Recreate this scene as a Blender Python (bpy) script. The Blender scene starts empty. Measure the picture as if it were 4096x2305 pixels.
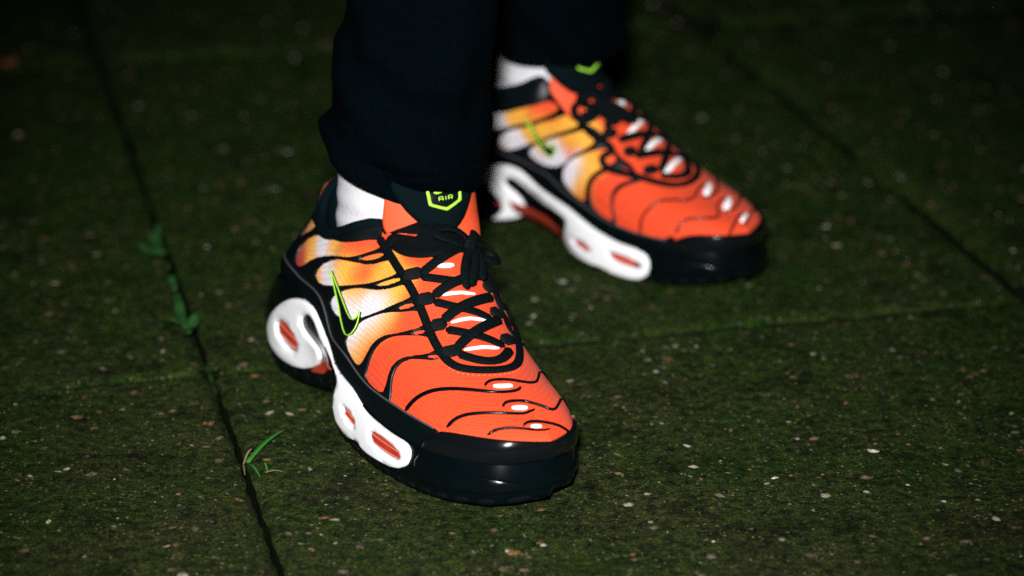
import bpy, bmesh, math, random
import numpy as np
from mathutils import Vector, Matrix, noise
from mathutils.geometry import delaunay_2d_cdt

# ------------------------------------------------------------------ camera, sky, flash, exposure
scene = bpy.context.scene
COL = scene.collection
PITCH = math.radians(20.4); CAMD = 1.75
CAM = Vector((0, -CAMD*math.cos(PITCH), CAMD*math.sin(PITCH)))
cam_d = bpy.data.cameras.new("camera"); cam = bpy.data.objects.new("camera", cam_d); COL.objects.link(cam)
cam.location = CAM; cam.rotation_euler = (math.pi/2-PITCH, 0, 0)
cam_d.sensor_width = 36.0; cam_d.lens = 10400/4096*36; cam_d.clip_start = .05; cam_d.clip_end = 500
cam_d.dof.use_dof = True; cam_d.dof.focus_distance = 1.455; cam_d.dof.aperture_fstop = 3.9; cam_d.dof.aperture_blades = 9
scene.camera = cam
world = bpy.data.worlds.new("World"); scene.world = world; world.use_nodes = True
wn = world.node_tree.nodes; wl = world.node_tree.links
sky = wn.new("ShaderNodeTexSky"); sky.sky_type = 'NISHITA'; sky.sun_disc = False
sky.sun_elevation = math.radians(-2.5); sky.sun_rotation = math.radians(200); sky.air_density = 1.2
wl.new(sky.outputs[0], wn["Background"].inputs[0]); wn["Background"].inputs[1].default_value = .028
# the camera's own flash: the light the photograph was taken with, on the hot shoe just above the lens
fl = bpy.data.lights.new("camera_flash", 'SPOT'); fl.energy = 228; fl.color = (1.0, .98, .965); fl.shadow_soft_size = .035
fl.spot_size = math.radians(33); fl.spot_blend = 1.0
flash = bpy.data.objects.new("camera_flash", fl); COL.objects.link(flash)
flash.location = CAM + Vector((-.035, 0, .12)); 
_d = Vector((.0, -.12, .02)) - flash.location; flash.rotation_euler = _d.to_track_quat('-Z', 'Y').to_euler()
vs = scene.view_settings; vs.view_transform = 'Standard'; vs.look = 'None'; vs.exposure = 0; vs.gamma = 1; vs.use_curve_mapping = False
scene.cycles.use_denoising = False
scene.cycles.use_adaptive_sampling = False; scene.cycles.max_bounces = 6; scene.cycles.sample_clamp_direct = 2.2; scene.cycles.sample_clamp_indirect = 3
rnd = random.Random(7); nrng = np.random.default_rng(7)

# ------------------------------------------------------------------ helpers
def link(name, me, mat=None, parent=None):
    o = bpy.data.objects.new(name, me); COL.objects.link(o)
    if mat is not None: me.materials.append(mat)
    if parent is not None: o.parent = parent
    return o
def mesh(name, V, F, smooth=True):
    me = bpy.data.meshes.new(name); me.from_pydata([tuple(map(float, v)) for v in V], [], [tuple(map(int, f)) for f in F]); me.update()
    if smooth: me.polygons.foreach_set("use_smooth", [True]*len(me.polygons))
    return me
def tag(o, label=None, cat=None, group=None, kind=None):
    if label: o["label"] = label
    if cat: o["category"] = cat
    if group: o["group"] = group
    if kind: o["kind"] = kind
    return o
def empty(name, loc, rz=0):
    o = bpy.data.objects.new(name, None); COL.objects.link(o); o.location = loc; o.rotation_euler = (0, 0, rz); o.empty_display_size = .05
    return o
class NT:
    """small wrapper for building node materials"""
    def __init__(s, name):
        s.m = bpy.data.materials.new(name); s.m.use_nodes = True; s.t = s.m.node_tree; s.b = s.t.nodes["Principled BSDF"]
    def n(s, t, **k):
        x = s.t.nodes.new("ShaderNode"+t)
        for a, v in k.items():
            if a in x.inputs.keys(): x.inputs[a].default_value = v
            else: setattr(x, a, v)
        return x
    def l(s, a, b): s.t.links.new(a, b)
    def coord(s, scale=(1, 1, 1)):
        c = s.n("TexCoord"); mp = s.n("Mapping"); mp.inputs["Scale"].default_value = scale; s.l(c.outputs["Object"], mp.inputs[0]); return mp.outputs[0]
    def noise(s, co, scale, detail=3, rough=.55):
        x = s.n("TexNoise"); x.inputs["Scale"].default_value = scale; x.inputs["Detail"].default_value = detail; x.inputs["Roughness"].default_value = rough
        s.l(co, x.inputs["Vector"]); return x.outputs["Fac"]
    def ramp(s, fac, stops, interp='LINEAR'):
        r = s.n("ValToRGB"); e = r.color_ramp; e.interpolation = interp
        while len(e.elements) < len(stops): e.elements.new(.5)
        for i, (p, c) in enumerate(stops): e.elements[i].position = p; e.elements[i].color = (*c, 1) if len(c) == 3 else c
        s.l(fac, r.inputs[0]); return r.outputs[0]
    def mix(s, fac, a, b, mode='MIX'):
        x = s.n("Mix", data_type='RGBA', blend_type=mode)
        for i, v in ((0, fac), (6, a), (7, b)):
            if hasattr(v, 'is_linked'): s.l(v, x.inputs[i])
            else: x.inputs[i].default_value = v if i == 0 else ((*v, 1) if len(v) == 3 else v)
        return x.outputs[2]
    def bump(s, h, strength, dist):
        x = s.n("Bump"); x.inputs["Strength"].default_value = strength; x.inputs["Distance"].default_value = dist; s.l(h, x.inputs["Height"])
        s.l(x.outputs[0], s.b.inputs["Normal"]); return x
    def set(s, **k):
        for a, v in k.items():
            i = s.b.inputs[a.replace('_', ' ')]
            if hasattr(v, 'is_linked'): s.l(v, i)
            else: i.default_value = (*v, 1) if isinstance(v, tuple) and len(v) == 3 else v
        return s
M = {}
def simple(name, col, rough, bump=None, var=.15, vscale=60, spec=.5, coat=0, **kw):
    t = NT(name); co = t.coord(); f = t.noise(co, vscale, 4)
    c = t.mix(f, tuple(x*(1-var) for x in col), tuple(min(1, x*(1+var)) for x in col))
    t.set(Base_Color=c, Roughness=rough, Specular_IOR_Level=spec, Coat_Weight=coat, Coat_Roughness=.05, **kw)
    if bump: t.bump(t.noise(co, bump[0], 3), bump[1], bump[2])
    M[name] = t.m; return t
BLK = (.0020, .0036, .0044)
simple('black_synthetic', BLK, .40, bump=(900, .25, .0004), spec=.2)
simple('black_rubber', (.0010, .0026, .0032), .17, spec=.22, var=.25, vscale=90)
simple('black_suede', (.0012, .0034, .0040), .85, bump=(1600, .6, .0005), spec=.03)
simple('black_lining', (.0016, .0050, .0064), .9, bump=(1500, .5, .0005), spec=.03)
simple('gloss_black', (.003, .004, .005), .13, spec=.5, coat=.6, var=.2)
simple('grey_piping', (.05, .05, .055), .6, bump=(1500, .4, .0003))
simple('outsole_rubber', (.0012, .0026, .0032), .8, bump=(500, .4, .0006), spec=.06, var=.4)
simple('white_foam', (.80, .81, .83), .6, bump=(700, .12, .0004), var=.05, vscale=30, spec=.3)
wt = NT('white_foam'); co = wt.coord(); g_ = wt.ramp(wt.noise(co, 55, 5, .7), [(.60, (0, 0, 0)), (.74, (1, 1, 1))]); c_ = wt.mix(wt.noise(co, 25, 3), (.78, .79, .81), (.83, .84, .86)); c_ = wt.mix(g_, c_, (.50, .49, .45))
wt.set(Base_Color=c_, Roughness=.6, Specular_IOR_Level=.25); wt.bump(wt.noise(co, 700, 3), .12, .0004); M['white_foam'] = wt.m
simple('reflective', (1.0, .985, 1.0), .35, var=.01, spec=.6)
simple('lime', (.36, .74, .05), .45, var=.06, spec=.4)
simple('lime_dark', (.22, .44, .03), .5, var=.1)
simple('red_plastic', (.42, .035, .022), .18, coat=.5, var=.35, vscale=140)
simple('red_rib', (.65, .16, .09), .2, coat=.4, var=.2)
simple('red_plate', (.42, .045, .02), .4, var=.2)
simple('orange_fabric', (.78, .075, .018), .75, bump=(900, .3, .0004), var=.08)
simple('orange_thread', (.85, .16, .06), .6, var=.1)
# lace: woven cord
t = simple('lace', (.0010, .0032, .0040), .75, spec=.08)
co = t.coord(); v = t.n("TexVoronoi"); v.inputs["Scale"].default_value = 800; t.l(co, v.inputs["Vector"]); t.bump(v.outputs["Distance"], .8, .0006)
t = simple('webbing', (.0025, .0055, .0065), .7, spec=.12)
w = t.n("TexWave"); w.inputs["Scale"].default_value = 260; w.inputs["Distortion"].default_value = .4; t.l(t.coord(), w.inputs["Vector"]); t.bump(w.outputs["Fac"], .8, .0006)
# coloured upper fabric: dyed fade from an attribute, fine open weave as relief
t = NT('fade_fabric'); a = t.n("Attribute"); a.attribute_name = "Dye"; co = t.coord()
v = t.n("TexVoronoi"); v.inputs["Scale"].default_value = 820; v.inputs["Randomness"].default_value = .3; t.l(co, v.inputs["Vector"])
f = t.ramp(v.outputs["Distance"], [(.12, (1.15, 1.15, 1.15)), (.6, (.80, .72, .70))])
c = t.mix(1.0, a.outputs["Color"], f, 'MULTIPLY')
t.set(Base_Color=c, Roughness=.7, Specular_IOR_Level=.3, Sheen_Weight=.05); t.bump(v.outputs["Distance"], .7, -.0007); M['fade_fabric'] = t.m
# sock: rib knit
t = simple('sock_knit', (.60, .60, .63), .95, var=.05, spec=.1)
t.bump(t.noise(t.coord((1, 1, .3)), 1100, 3), .6, .0008)
# trousers
t = NT('trouser_cloth'); co = t.coord(); f = t.noise(co, 500, 4, .7)
c = t.ramp(f, [(.3, (.0001, .0007, .0011)), (.7, (.0003, .0020, .0030))])
t.set(Base_Color=c, Roughness=.9, Specular_IOR_Level=.015); t.bump(t.noise(co, 900, 4, .7), .5, .001); M['trouser_cloth'] = t.m
# paving: dark damp concrete with algae and fine aggregate
t = NT('paving_concrete'); tc = t.n("TexCoord"); oi = t.n("ObjectInfo"); mp = t.n("Mapping")
geo = t.n("NewGeometry"); co = geo.outputs["Position"]
sx = t.n("SeparateXYZ"); t.l(co, sx.inputs[0]); mr = t.n("MapRange"); t.l(sx.outputs[1], mr.inputs[0]); mr.inputs[1].default_value = -.35; mr.inputs[2].default_value = .45; mr.inputs[3].default_value = -.01; mr.inputs[4].default_value = .30
ad = t.n("Math", operation='ADD'); t.l(t.noise(co, 9, 6, .65), ad.inputs[0]); t.l(mr.outputs[0], ad.inputs[1])   # the green share of the mix rises towards the back
alg = t.ramp(ad.outputs[0], [(.32, (.12, .12, .12)), (.68, (1, 1, 1))])
fine = t.noise(co, 620, 6, .9)
con = t.ramp(fine, [(.36, (.002, .003, .001)), (.5, (.027, .029, .010)), (.64, (.130, .122, .052))])
grn = t.ramp(fine, [(.36, (.0005, .004, .001)), (.5, (.0115, .032, .005)), (.64, (.060, .110, .014))])
base = t.mix(alg, con, grn)
vo = t.n("TexVoronoi"); vo.inputs["Scale"].default_value = 260; t.l(co, vo.inputs["Vector"])
spk = t.ramp(vo.outputs["Distance"], [(.16, (1, 1, 1)), (.24, (0, 0, 0))])
sel = t.n("SeparateColor"); t.l(vo.outputs["Color"], sel.inputs[0])
pick = t.ramp(sel.outputs[0], [(.50, (0, 0, 0)), (.54, (1, 1, 1))])
spc = t.ramp(sel.outputs[1], [(0, (.03, .02, .015)), (.3, (.12, .06, .035)), (.6, (.16, .13, .09)), (1, (.26, .23, .18))])
fac = t.mix(1.0, spk, pick, 'MULTIPLY')
base = t.mix(fac, base, spc)
dark = t.ramp(t.noise(co, 26, 4, .6), [(.28, (.35, .35, .38)), (.5, (1, 1, 1))])
base = t.mix(1.0, base, dark, 'MULTIPLY')
lump = t.noise(co, 150, 3, .6); lm = t.ramp(lump, [(.34, (.35, .50, .60)), (.5, (1.12, 1.12, 1.15)), (.66, (1.8, 1.7, 1.2))]); base = t.mix(1.0, base, lm, 'MULTIPLY')
t.set(Base_Color=base, Roughness=.85, Specular_IOR_Level=.06)
hs = t.n('Math', operation='MULTIPLY_ADD'); t.l(lump, hs.inputs[0]); hs.inputs[1].default_value = 2.2; t.l(fine, hs.inputs[2])
t.bump(hs.outputs[0], 1.0, .0022); M['paving_concrete'] = t.m
simple('soil', (.004, .006, .003), .95, bump=(180, .8, .004), var=.5, vscale=40, spec=.02)
t = NT('moss'); oi = t.n("ObjectInfo"); co = t.coord(); c = t.ramp(t.noise(co, 70, 3), [(.3, (.004, .011, .002)), (.7, (.012, .036, .004))])
t.set(Base_Color=c, Roughness=.8, Specular_IOR_Level=.2); M['moss'] = t.m
simple('leaf_green', (.014, .060, .012), .5, var=.35, vscale=120, spec=.4)
simple('blade_green', (.022, .15, .018), .45, var=.3, vscale=80, spec=.4)
simple('straw', (.16, .11, .05), .8, var=.3)
simple('dead_leaf', (.25, .09, .03), .7, var=.3)
CHIP = []
for i, c in enumerate([(.30, .26, .19), (.50, .47, .40), (.17, .10, .065), (.22, .10, .045), (.11, .09, .07), (.15, .08, .055), (.02, .02, .018)]):
    t = NT('stone_%d' % i); geo = t.n("NewGeometry"); co = geo.outputs["Position"]; f = t.ramp(t.noise(co, 120, 4, .7), [(.40, (0, 0, 0)), (.62, (1, 1, 1))])
    c2 = t.mix(t.noise(co, 700, 3), tuple(x*.6 for x in c), tuple(x*1.1 for x in c)); c3 = t.mix(f, c2, (.020, .026, .006))
    t.set(Base_Color=c3, Roughness=.8, Specular_IOR_Level=.1); t.bump(t.noise(co, 600, 3), .5, .001); M['stone_%d' % i] = t.m; CHIP.append(t.m)
CHIPW = [20, 7, 24, 10, 26, 18, 10]

# ------------------------------------------------------------------ ground: soil sheet, paving slabs
J0 = np.array([-.187, -.146]); E1 = np.array([math.cos(math.radians(13.6)), math.sin(math.radians(13.6))]); E2 = np.array([-E1[1], E1[0]])
SW, SL = .548, .735; GAP = .0019; GAP2 = .0040
g = mesh('ground', [(-60, -60, -.018), (60, -60, -.018), (60, 60, -.018), (-60, 60, -.018)], [(0, 1, 2, 3)], False)
ground = tag(link('ground', g, M['soil']), kind='structure')
pav = tag(empty('pavement', (0, 0, 0)), kind='structure')
def h_slab(x, y):
    return .0011*noise.noise(Vector((x*22, y*22, 3))) + .0006*noise.noise(Vector((x*70, y*70, 9)))
SLAB_DZ = {}
def slab(i, j):
    near = -1 <= i <= 0 and -1 <= j <= 0
    n1, n2 = (110, 150) if near else (24, 32)
    off = 0
    a = np.linspace(GAP, SW-GAP, n1); b = np.linspace(GAP2, SL-GAP2, n2)
    V = []; F = []
    dz = rnd.uniform(-.002, .001) if not (near) else {(-1, -1): 0, (0, -1): -.0008, (-1, 0): -.0024, (0, 0): -.0020}[(i, j)]
    SLAB_DZ[(i, j)] = dz
    for q in b:
        for p in a:
            ed = min(p-GAP, SW-GAP-p, q-GAP2, SL-GAP2-q)
            # worn, uneven arris
            w = .0016*noise.noise(Vector((p*60+i*9, q*60+j*9, 1)))
            x, y = J0 + E1*(i*SW+p+off+(w if ed < .003 else 0)) + E2*(j*SL+q+(w if ed < .003 else 0))
            z = h_slab(x, y) + dz - .0030*max(0, 1-ed/.005)**2
            V.append((x, y, z))
    for s in range(n2-1):
        for r in range(n1-1):
            k = s*n1+r; F.append((k, k+1, k+1+n1, k+n1))
    ring = [r for r in range(n1)] + [s*n1+n1-1 for s in range(1, n2)] + [(n2-1)*n1+r for r in range(n1-2, -1, -1)] + [s*n1 for s in range(n2-2, 0, -1)]
    m0 = len(V)
    for k in ring: V.append((V[k][0], V[k][1], -.035))
    L = len(ring)
    for k in range(L): F.append((ring[k], m0+k, m0+(k+1) % L, ring[(k+1) % L]))
    me = mesh('paving_slab', V, F)
    link('paving_slab', me, M['paving_concrete'], pav); me.materials.append(M['soil'])          # dirt caked on the arrises and sides
    EDG = [min(p-GAP, SW-GAP-p, q-GAP2, SL-GAP2-q) for q in b for p in a]+[-1]*len(ring)
    me.polygons.foreach_set("material_index", [1 if sum(EDG[k] < (.0014 if j < 0 else .0002)+.0022*noise.noise(Vector((V[k][0]*90, V[k][1]*90, 2))) for k in f) >= 3 else 0 for f in F])
for i in range(-4, 4):
    for j in range(-3, 5): slab(i, j)

# exposed aggregate: chips set in the slab faces
def ico():
    bm = bmesh.new(); bmesh.ops.create_icosphere(bm, subdivisions=1, radius=1); V = [v.co.copy() for v in bm.verts]; F = [[v.index for v in f.verts] for f in bm.faces]; bm.free(); return V, F
IV, IF = ico()
def chip_mesh(seed):
    r = random.Random(seed); ax = (1, r.uniform(.45, .85), r.uniform(.3, .5))
    return [Vector((v.x*ax[0], v.y*ax[1], v.z*ax[2]))*(1+.35*noise.noise(v*1.7+Vector((seed*3.1, 0, 0)))) for v in IV]
CH = [chip_mesh(k) for k in range(10)]
CHM = {}
chips = []
def chip_z(x, y, r):
    p = np.array([x, y])-J0; return h_slab(x, y)+SLAB_DZ.get((math.floor(p@E1/SW), math.floor(p@E2/SL)), 0)-r*.17
for k in range(16000):
    x = rnd.uniform(-.62, .62); y = rnd.uniform(-.62, .95)
    r = .0006 + .0036*rnd.random()**5 if rnd.random() > .006 else rnd.uniform(.003, .0048)
    p = np.array([x, y])-J0; a = (p@E1) % SW; b = (p@E2) % SL
    if min(a, SW-a, b, SL-b) < .008: continue
    chips.append((r, x, y, rnd.uniform(0, 6.28), rnd.randrange(10), rnd.choices(range(7), CHIPW)[0]))
def seen(c):
    d = np.array([c[1], c[2]])-np.array([CAM.x, CAM.y]); return c[0]/np.hypot(*d)*(1 if abs(c[1]) < .25+.19*(c[2]+.43) and c[2] > -.44 else 0)
chips.sort(key=seen, reverse=True)
for r, x, y, a, m, c in chips[:290]:
    if (m, c) not in CHM:
        me = mesh('stone_chip', CH[m], IF, False); me.materials.append(CHIP[c]); CHM[(m, c)] = me
    o = bpy.data.objects.new('stone_chip', CHM[(m, c)]); COL.objects.link(o); o.parent = pav
    o.location = (x, y, chip_z(x, y, r)); o.rotation_euler = (0, 0, a); o.scale = (r, r, r)
V = []; F = []; MI = []
for r, x, y, a, m, c in chips[290:]:
    k = len(V); ca, sa = math.cos(a), math.sin(a); z = chip_z(x, y, r)
    V += [(x+r*(v.x*ca-v.y*sa), y+r*(v.x*sa+v.y*ca), z+r*v.z) for v in CH[m]]; F += [[k+i for i in f] for f in IF]; MI += [c]*len(IF)
me = mesh('aggregate', V, F, False); o = link('aggregate', me, None, pav)
for m in CHIP: me.materials.append(m)
me.polygons.foreach_set("material_index", MI); tag(o, kind='stuff')

# moss and algae in the joints
V = []; F = []
def tuft(x, y, z, n, h, sp):
    for _ in range(n):
        a = rnd.uniform(0, 6.28); l = rnd.uniform(0, sp); px, py = x+l*math.cos(a), y+l*math.sin(a); hh = h*rnd.uniform(.5, 1.2); b = rnd.uniform(0, 6.28); w = rnd.uniform(.0003, .0007)
        k = len(V); V.extend([(px-w*math.cos(b), py-w*math.sin(b), z), (px+w*math.cos(b), py+w*math.sin(b), z), (px+rnd.uniform(-1, 1)*hh*.7, py+rnd.uniform(-1, 1)*hh*.7, z+hh)]); F.append((k, k+1, k+2))
for (s0, d, L) in ((J0-E1*.6, E1, 1.5), (J0-E2*.6, E2, 1.5), (J0+E2*SL-E1*.6, E1, 1.6), (J0+E1*SW-E2*.3, E2, 1.3)):
    for k in range(700):
        q = rnd.uniform(0, L); x, y = s0+d*q; dens = noise.noise(Vector((x*14, y*14, 5)))
        on = (p_ := np.array([x, y])-J0)@E2
        if abs(p_@E1) < .02 and on < -.02 or p_@E1 > .08: continue
        if dens < (.10 if abs(on) < .02 else .42): continue
        x += rnd.gauss(0, .0014); y += rnd.gauss(0, .0014)
        tuft(x, y, -.009, 5, .0035+.004*max(0, dens), .0022)
tag(link('joint_moss', mesh('joint_moss', V, F, False), M['moss']), 'thin green moss and algae growing in the joints between paving slabs', 'moss', kind='stuff')

# low moss cushions on the slab faces, thickest in patches
V = []; F = []
for k in range(26000):
    x = rnd.uniform(-.45, .45); y = rnd.uniform(-.5, .25)
    n_ = noise.noise(Vector((x*11, y*11, 4)))+.6*noise.noise(Vector((x*45, y*45, 8)))
    if n_ < .22: continue
    p = np.array([x, y])-J0
    if min(p@E1 % SW, SW-p@E1 % SW, p@E2 % SL, SL-p@E2 % SL) < .006: continue
    z = h_slab(x, y)+SLAB_DZ.get((math.floor(p@E1/SW), math.floor(p@E2/SL)), 0)-.0003
    tuft(x, y, z, 5, .0008+.0010*min(1, n_), .0016)
t = NT('moss_pad'); geo = t.n("NewGeometry"); c = t.ramp(t.noise(geo.outputs["Position"], 160, 4, .7), [(.3, (.005, .012, .002)), (.5, (.018, .034, .006)), (.7, (.048, .070, .014))])
t.set(Base_Color=c, Roughness=.9, Specular_IOR_Level=.05); M['moss_pad'] = t.m
tag(link('moss_cushions', mesh('moss_cushions', V, F, False), M['moss_pad']), 'low patchy moss covering the faces of the near paving slabs', 'moss', kind='stuff')

# ---------------------------------------------------------------- shoe surface (right shoe; -y is its outer side)
# station: u | feather line O lat, O med y | a lat | edge E | E med y | b lat | sole bottom lat, med y
ST = np.array([0,.06,.14,.25,.33,.40,.48,.60,.72,.82,.90,.96,1.0])
OL = np.array([(.014,0,.047),(.019,-.018,.049),(.036,-.030,.060),(.066,-.035,.062),(.094,-.0365,.053),(.118,-.040,.043),(.143,-.047,.036),(.180,-.049,.030),(.212,-.049,.026),(.245,-.045,.026),(.273,-.035,.028),(.292,-.017,.029),(.298,.006,.030)])
OMy = np.array([0,.018,.029,.032,.031,.032,.036,.042,.044,.042,.035,.022,.006])
EL = np.array([(.044,.002,.122),(.047,-.007,.119),(.058,-.018,.108),(.080,-.025,.103),(.102,-.025,.108),(.120,-.019,.116),(.142,.012,.123),(.174,.010,.112),(.207,.005,.086),(.238,.003,.067),(.261,.004,.058),(.275,.005,.052),(.282,.006,.049)])
EM = np.array([(.044,.002,.122),(.048,.022,.118),(.062,.034,.107),(.088,.040,.104),(.111,.039,.110),(.132,.033,.121),(.142,.012,.123),(.174,.010,.112),(.207,.005,.086),(.238,.003,.067),(.261,.004,.058),(.275,.005,.052),(.282,.006,.049)])
OMz = np.array([.047,.048,.052,.052,.053,.050,.042,.034,.027,.026,.028,.029,.030])
AL = np.array([(-.010,0,.022),(-.008,-.006,.022),(-.003,-.006,.016),(0,-.004,.014),(0,-.004,.018),(0,-.003,.024),(0,-.003,.028),(0,-.003,.030),(0,-.002,.028),(0,-.003,.026),(.004,-.004,.020),(.008,-.004,.016),(.010,0,.014)])
BL = np.array([(-.002,0,-.03),(-.002,-.004,-.03),(0,-.006,-.025),(0,-.004,-.02),(0,-.008,-.022),(0,-.014,-.018),(0,-.028,-.004),(0,-.029,-.003),(0,-.029,-.003),(0,-.026,-.002),(.006,-.018,-.001),(.009,-.008,-.001),(.009,0,-.001)])
GL = np.array([(-.015,0,.014),(-.006,-.022,.008),(.026,-.036,.003),(.065,-.039,.002),(.098,-.035,.007),(.123,-.035,.014),(.147,-.050,.005),(.182,-.0535,0),(.214,-.053,0),(.248,-.048,.001),(.275,-.038,.003),(.294,-.020,.005),(.300,.005,.006)])
GMy = np.array([0,.022,.034,.036,.028,.024,.030,.044,.047,.043,.035,.021,.005])
GMz = np.array([.014,.008,.003,.002,.008,.017,.011,0,0,.001,.004,.008,.010])
FL = np.array([.007,.007,.005,.004,.0035,.0035,.0035,.0035,.0035,.003,.001,-.001,-.001])
BM = np.array([1,1,1,1,1,1.1,1.25,1.2,1.1,1,1,1,1])[:,None]
BU = np.array([.016,.013,.005,.0022,.002,.002,.002,.002,.002,.002,.002,.002,.002])
def _slopes(x,y):
    h=np.diff(x)[:,None]; d=np.diff(y,axis=0)/h
    m=np.zeros_like(y); m[1:-1]=(d[:-1]*h[1:]+d[1:]*h[:-1])/(h[1:]+h[:-1]); m[0]=d[0]; m[-1]=d[-1]
    return m
def interp(y,u):
    y=np.asarray(y,float); y=y if y.ndim==2 else y[:,None]
    m=_slopes(ST,y); u=np.clip(u,0,1)
    i=np.clip(np.searchsorted(ST,u,side='right')-1,0,len(ST)-2)
    h=(ST[i+1]-ST[i]); t=((u-ST[i])/h)[...,None]; h=h[...,None]
    return (2*t**3-3*t**2+1)*y[i]+(t**3-2*t**2+t)*h*m[i]+(-2*t**3+3*t**2)*y[i+1]+(t**3-t**2)*h*m[i+1]
def med(L,My,Mz=None):
    R=L.copy(); R[:,1]=My
    if Mz is not None: R[:,2]=Mz
    return R
def flipy(L):
    R=L.copy(); R[:,1]*=-1; return R
def upper(u,V):
    """u in [0,1]; V in [0,2]: 0 outer feather line, 1 crest or collar, 2 inner feather line"""
    u=np.asarray(u,float);V=np.asarray(V,float);u,V=np.broadcast_arrays(u,V)
    out=np.zeros(u.shape+(3,))
    for k in (0,1):
        O=interp(OL if k==0 else med(OL,OMy,OMz),u); E=interp(EL if k==0 else EM,u)
        a=interp(AL if k==0 else flipy(AL),u); b=interp(BL if k==0 else flipy(BL)*BM,u)
        v=np.clip(V if k==0 else 2-V,0,1)[...,None]
        P=(1-v)**3*O+3*(1-v)**2*v*(O+a)+3*(1-v)*v*v*(E+b)+v**3*E
        m=(V<=1) if k==0 else (V>1)
        out[m]=P[m]
    return out
def sole(s,w):
    """s in [-1,3]: 0 heel, 1 toe, 2 heel again by the inner side; w 0 ground edge .. 1 top edge"""
    s=np.asarray(s,float);w=np.asarray(w,float);s,w=np.broadcast_arrays(s,w)
    s=np.mod(s,2.0)
    u=np.where(s<=1,s,2-s);lat=(s<=1)[...,None];W=w[...,None]
    G=np.where(lat,interp(GL,u),interp(med(GL,GMy,GMz),u)); O=np.where(lat,interp(OL,u),interp(med(OL,OMy,OMz),u))
    c=np.array([.14,0,0]); d=O-c; d=d*np.array([.55,1.6,0]); d/=np.maximum(np.linalg.norm(d,axis=-1,keepdims=True),1e-6)
    T=O+d*interp(FL,u)+np.array([0,0,.002])
    bu=interp(BU,u); c1=G+d*(.0025+bu*.35)+(T-G)*np.array([0,0,.33]); c2=T+d*bu-(T-G)*np.array([0,0,.22])
    return (1-W)**3*G+3*(1-W)**2*W*c1+3*(1-W)*W*W*c2+W**3*T

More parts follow.
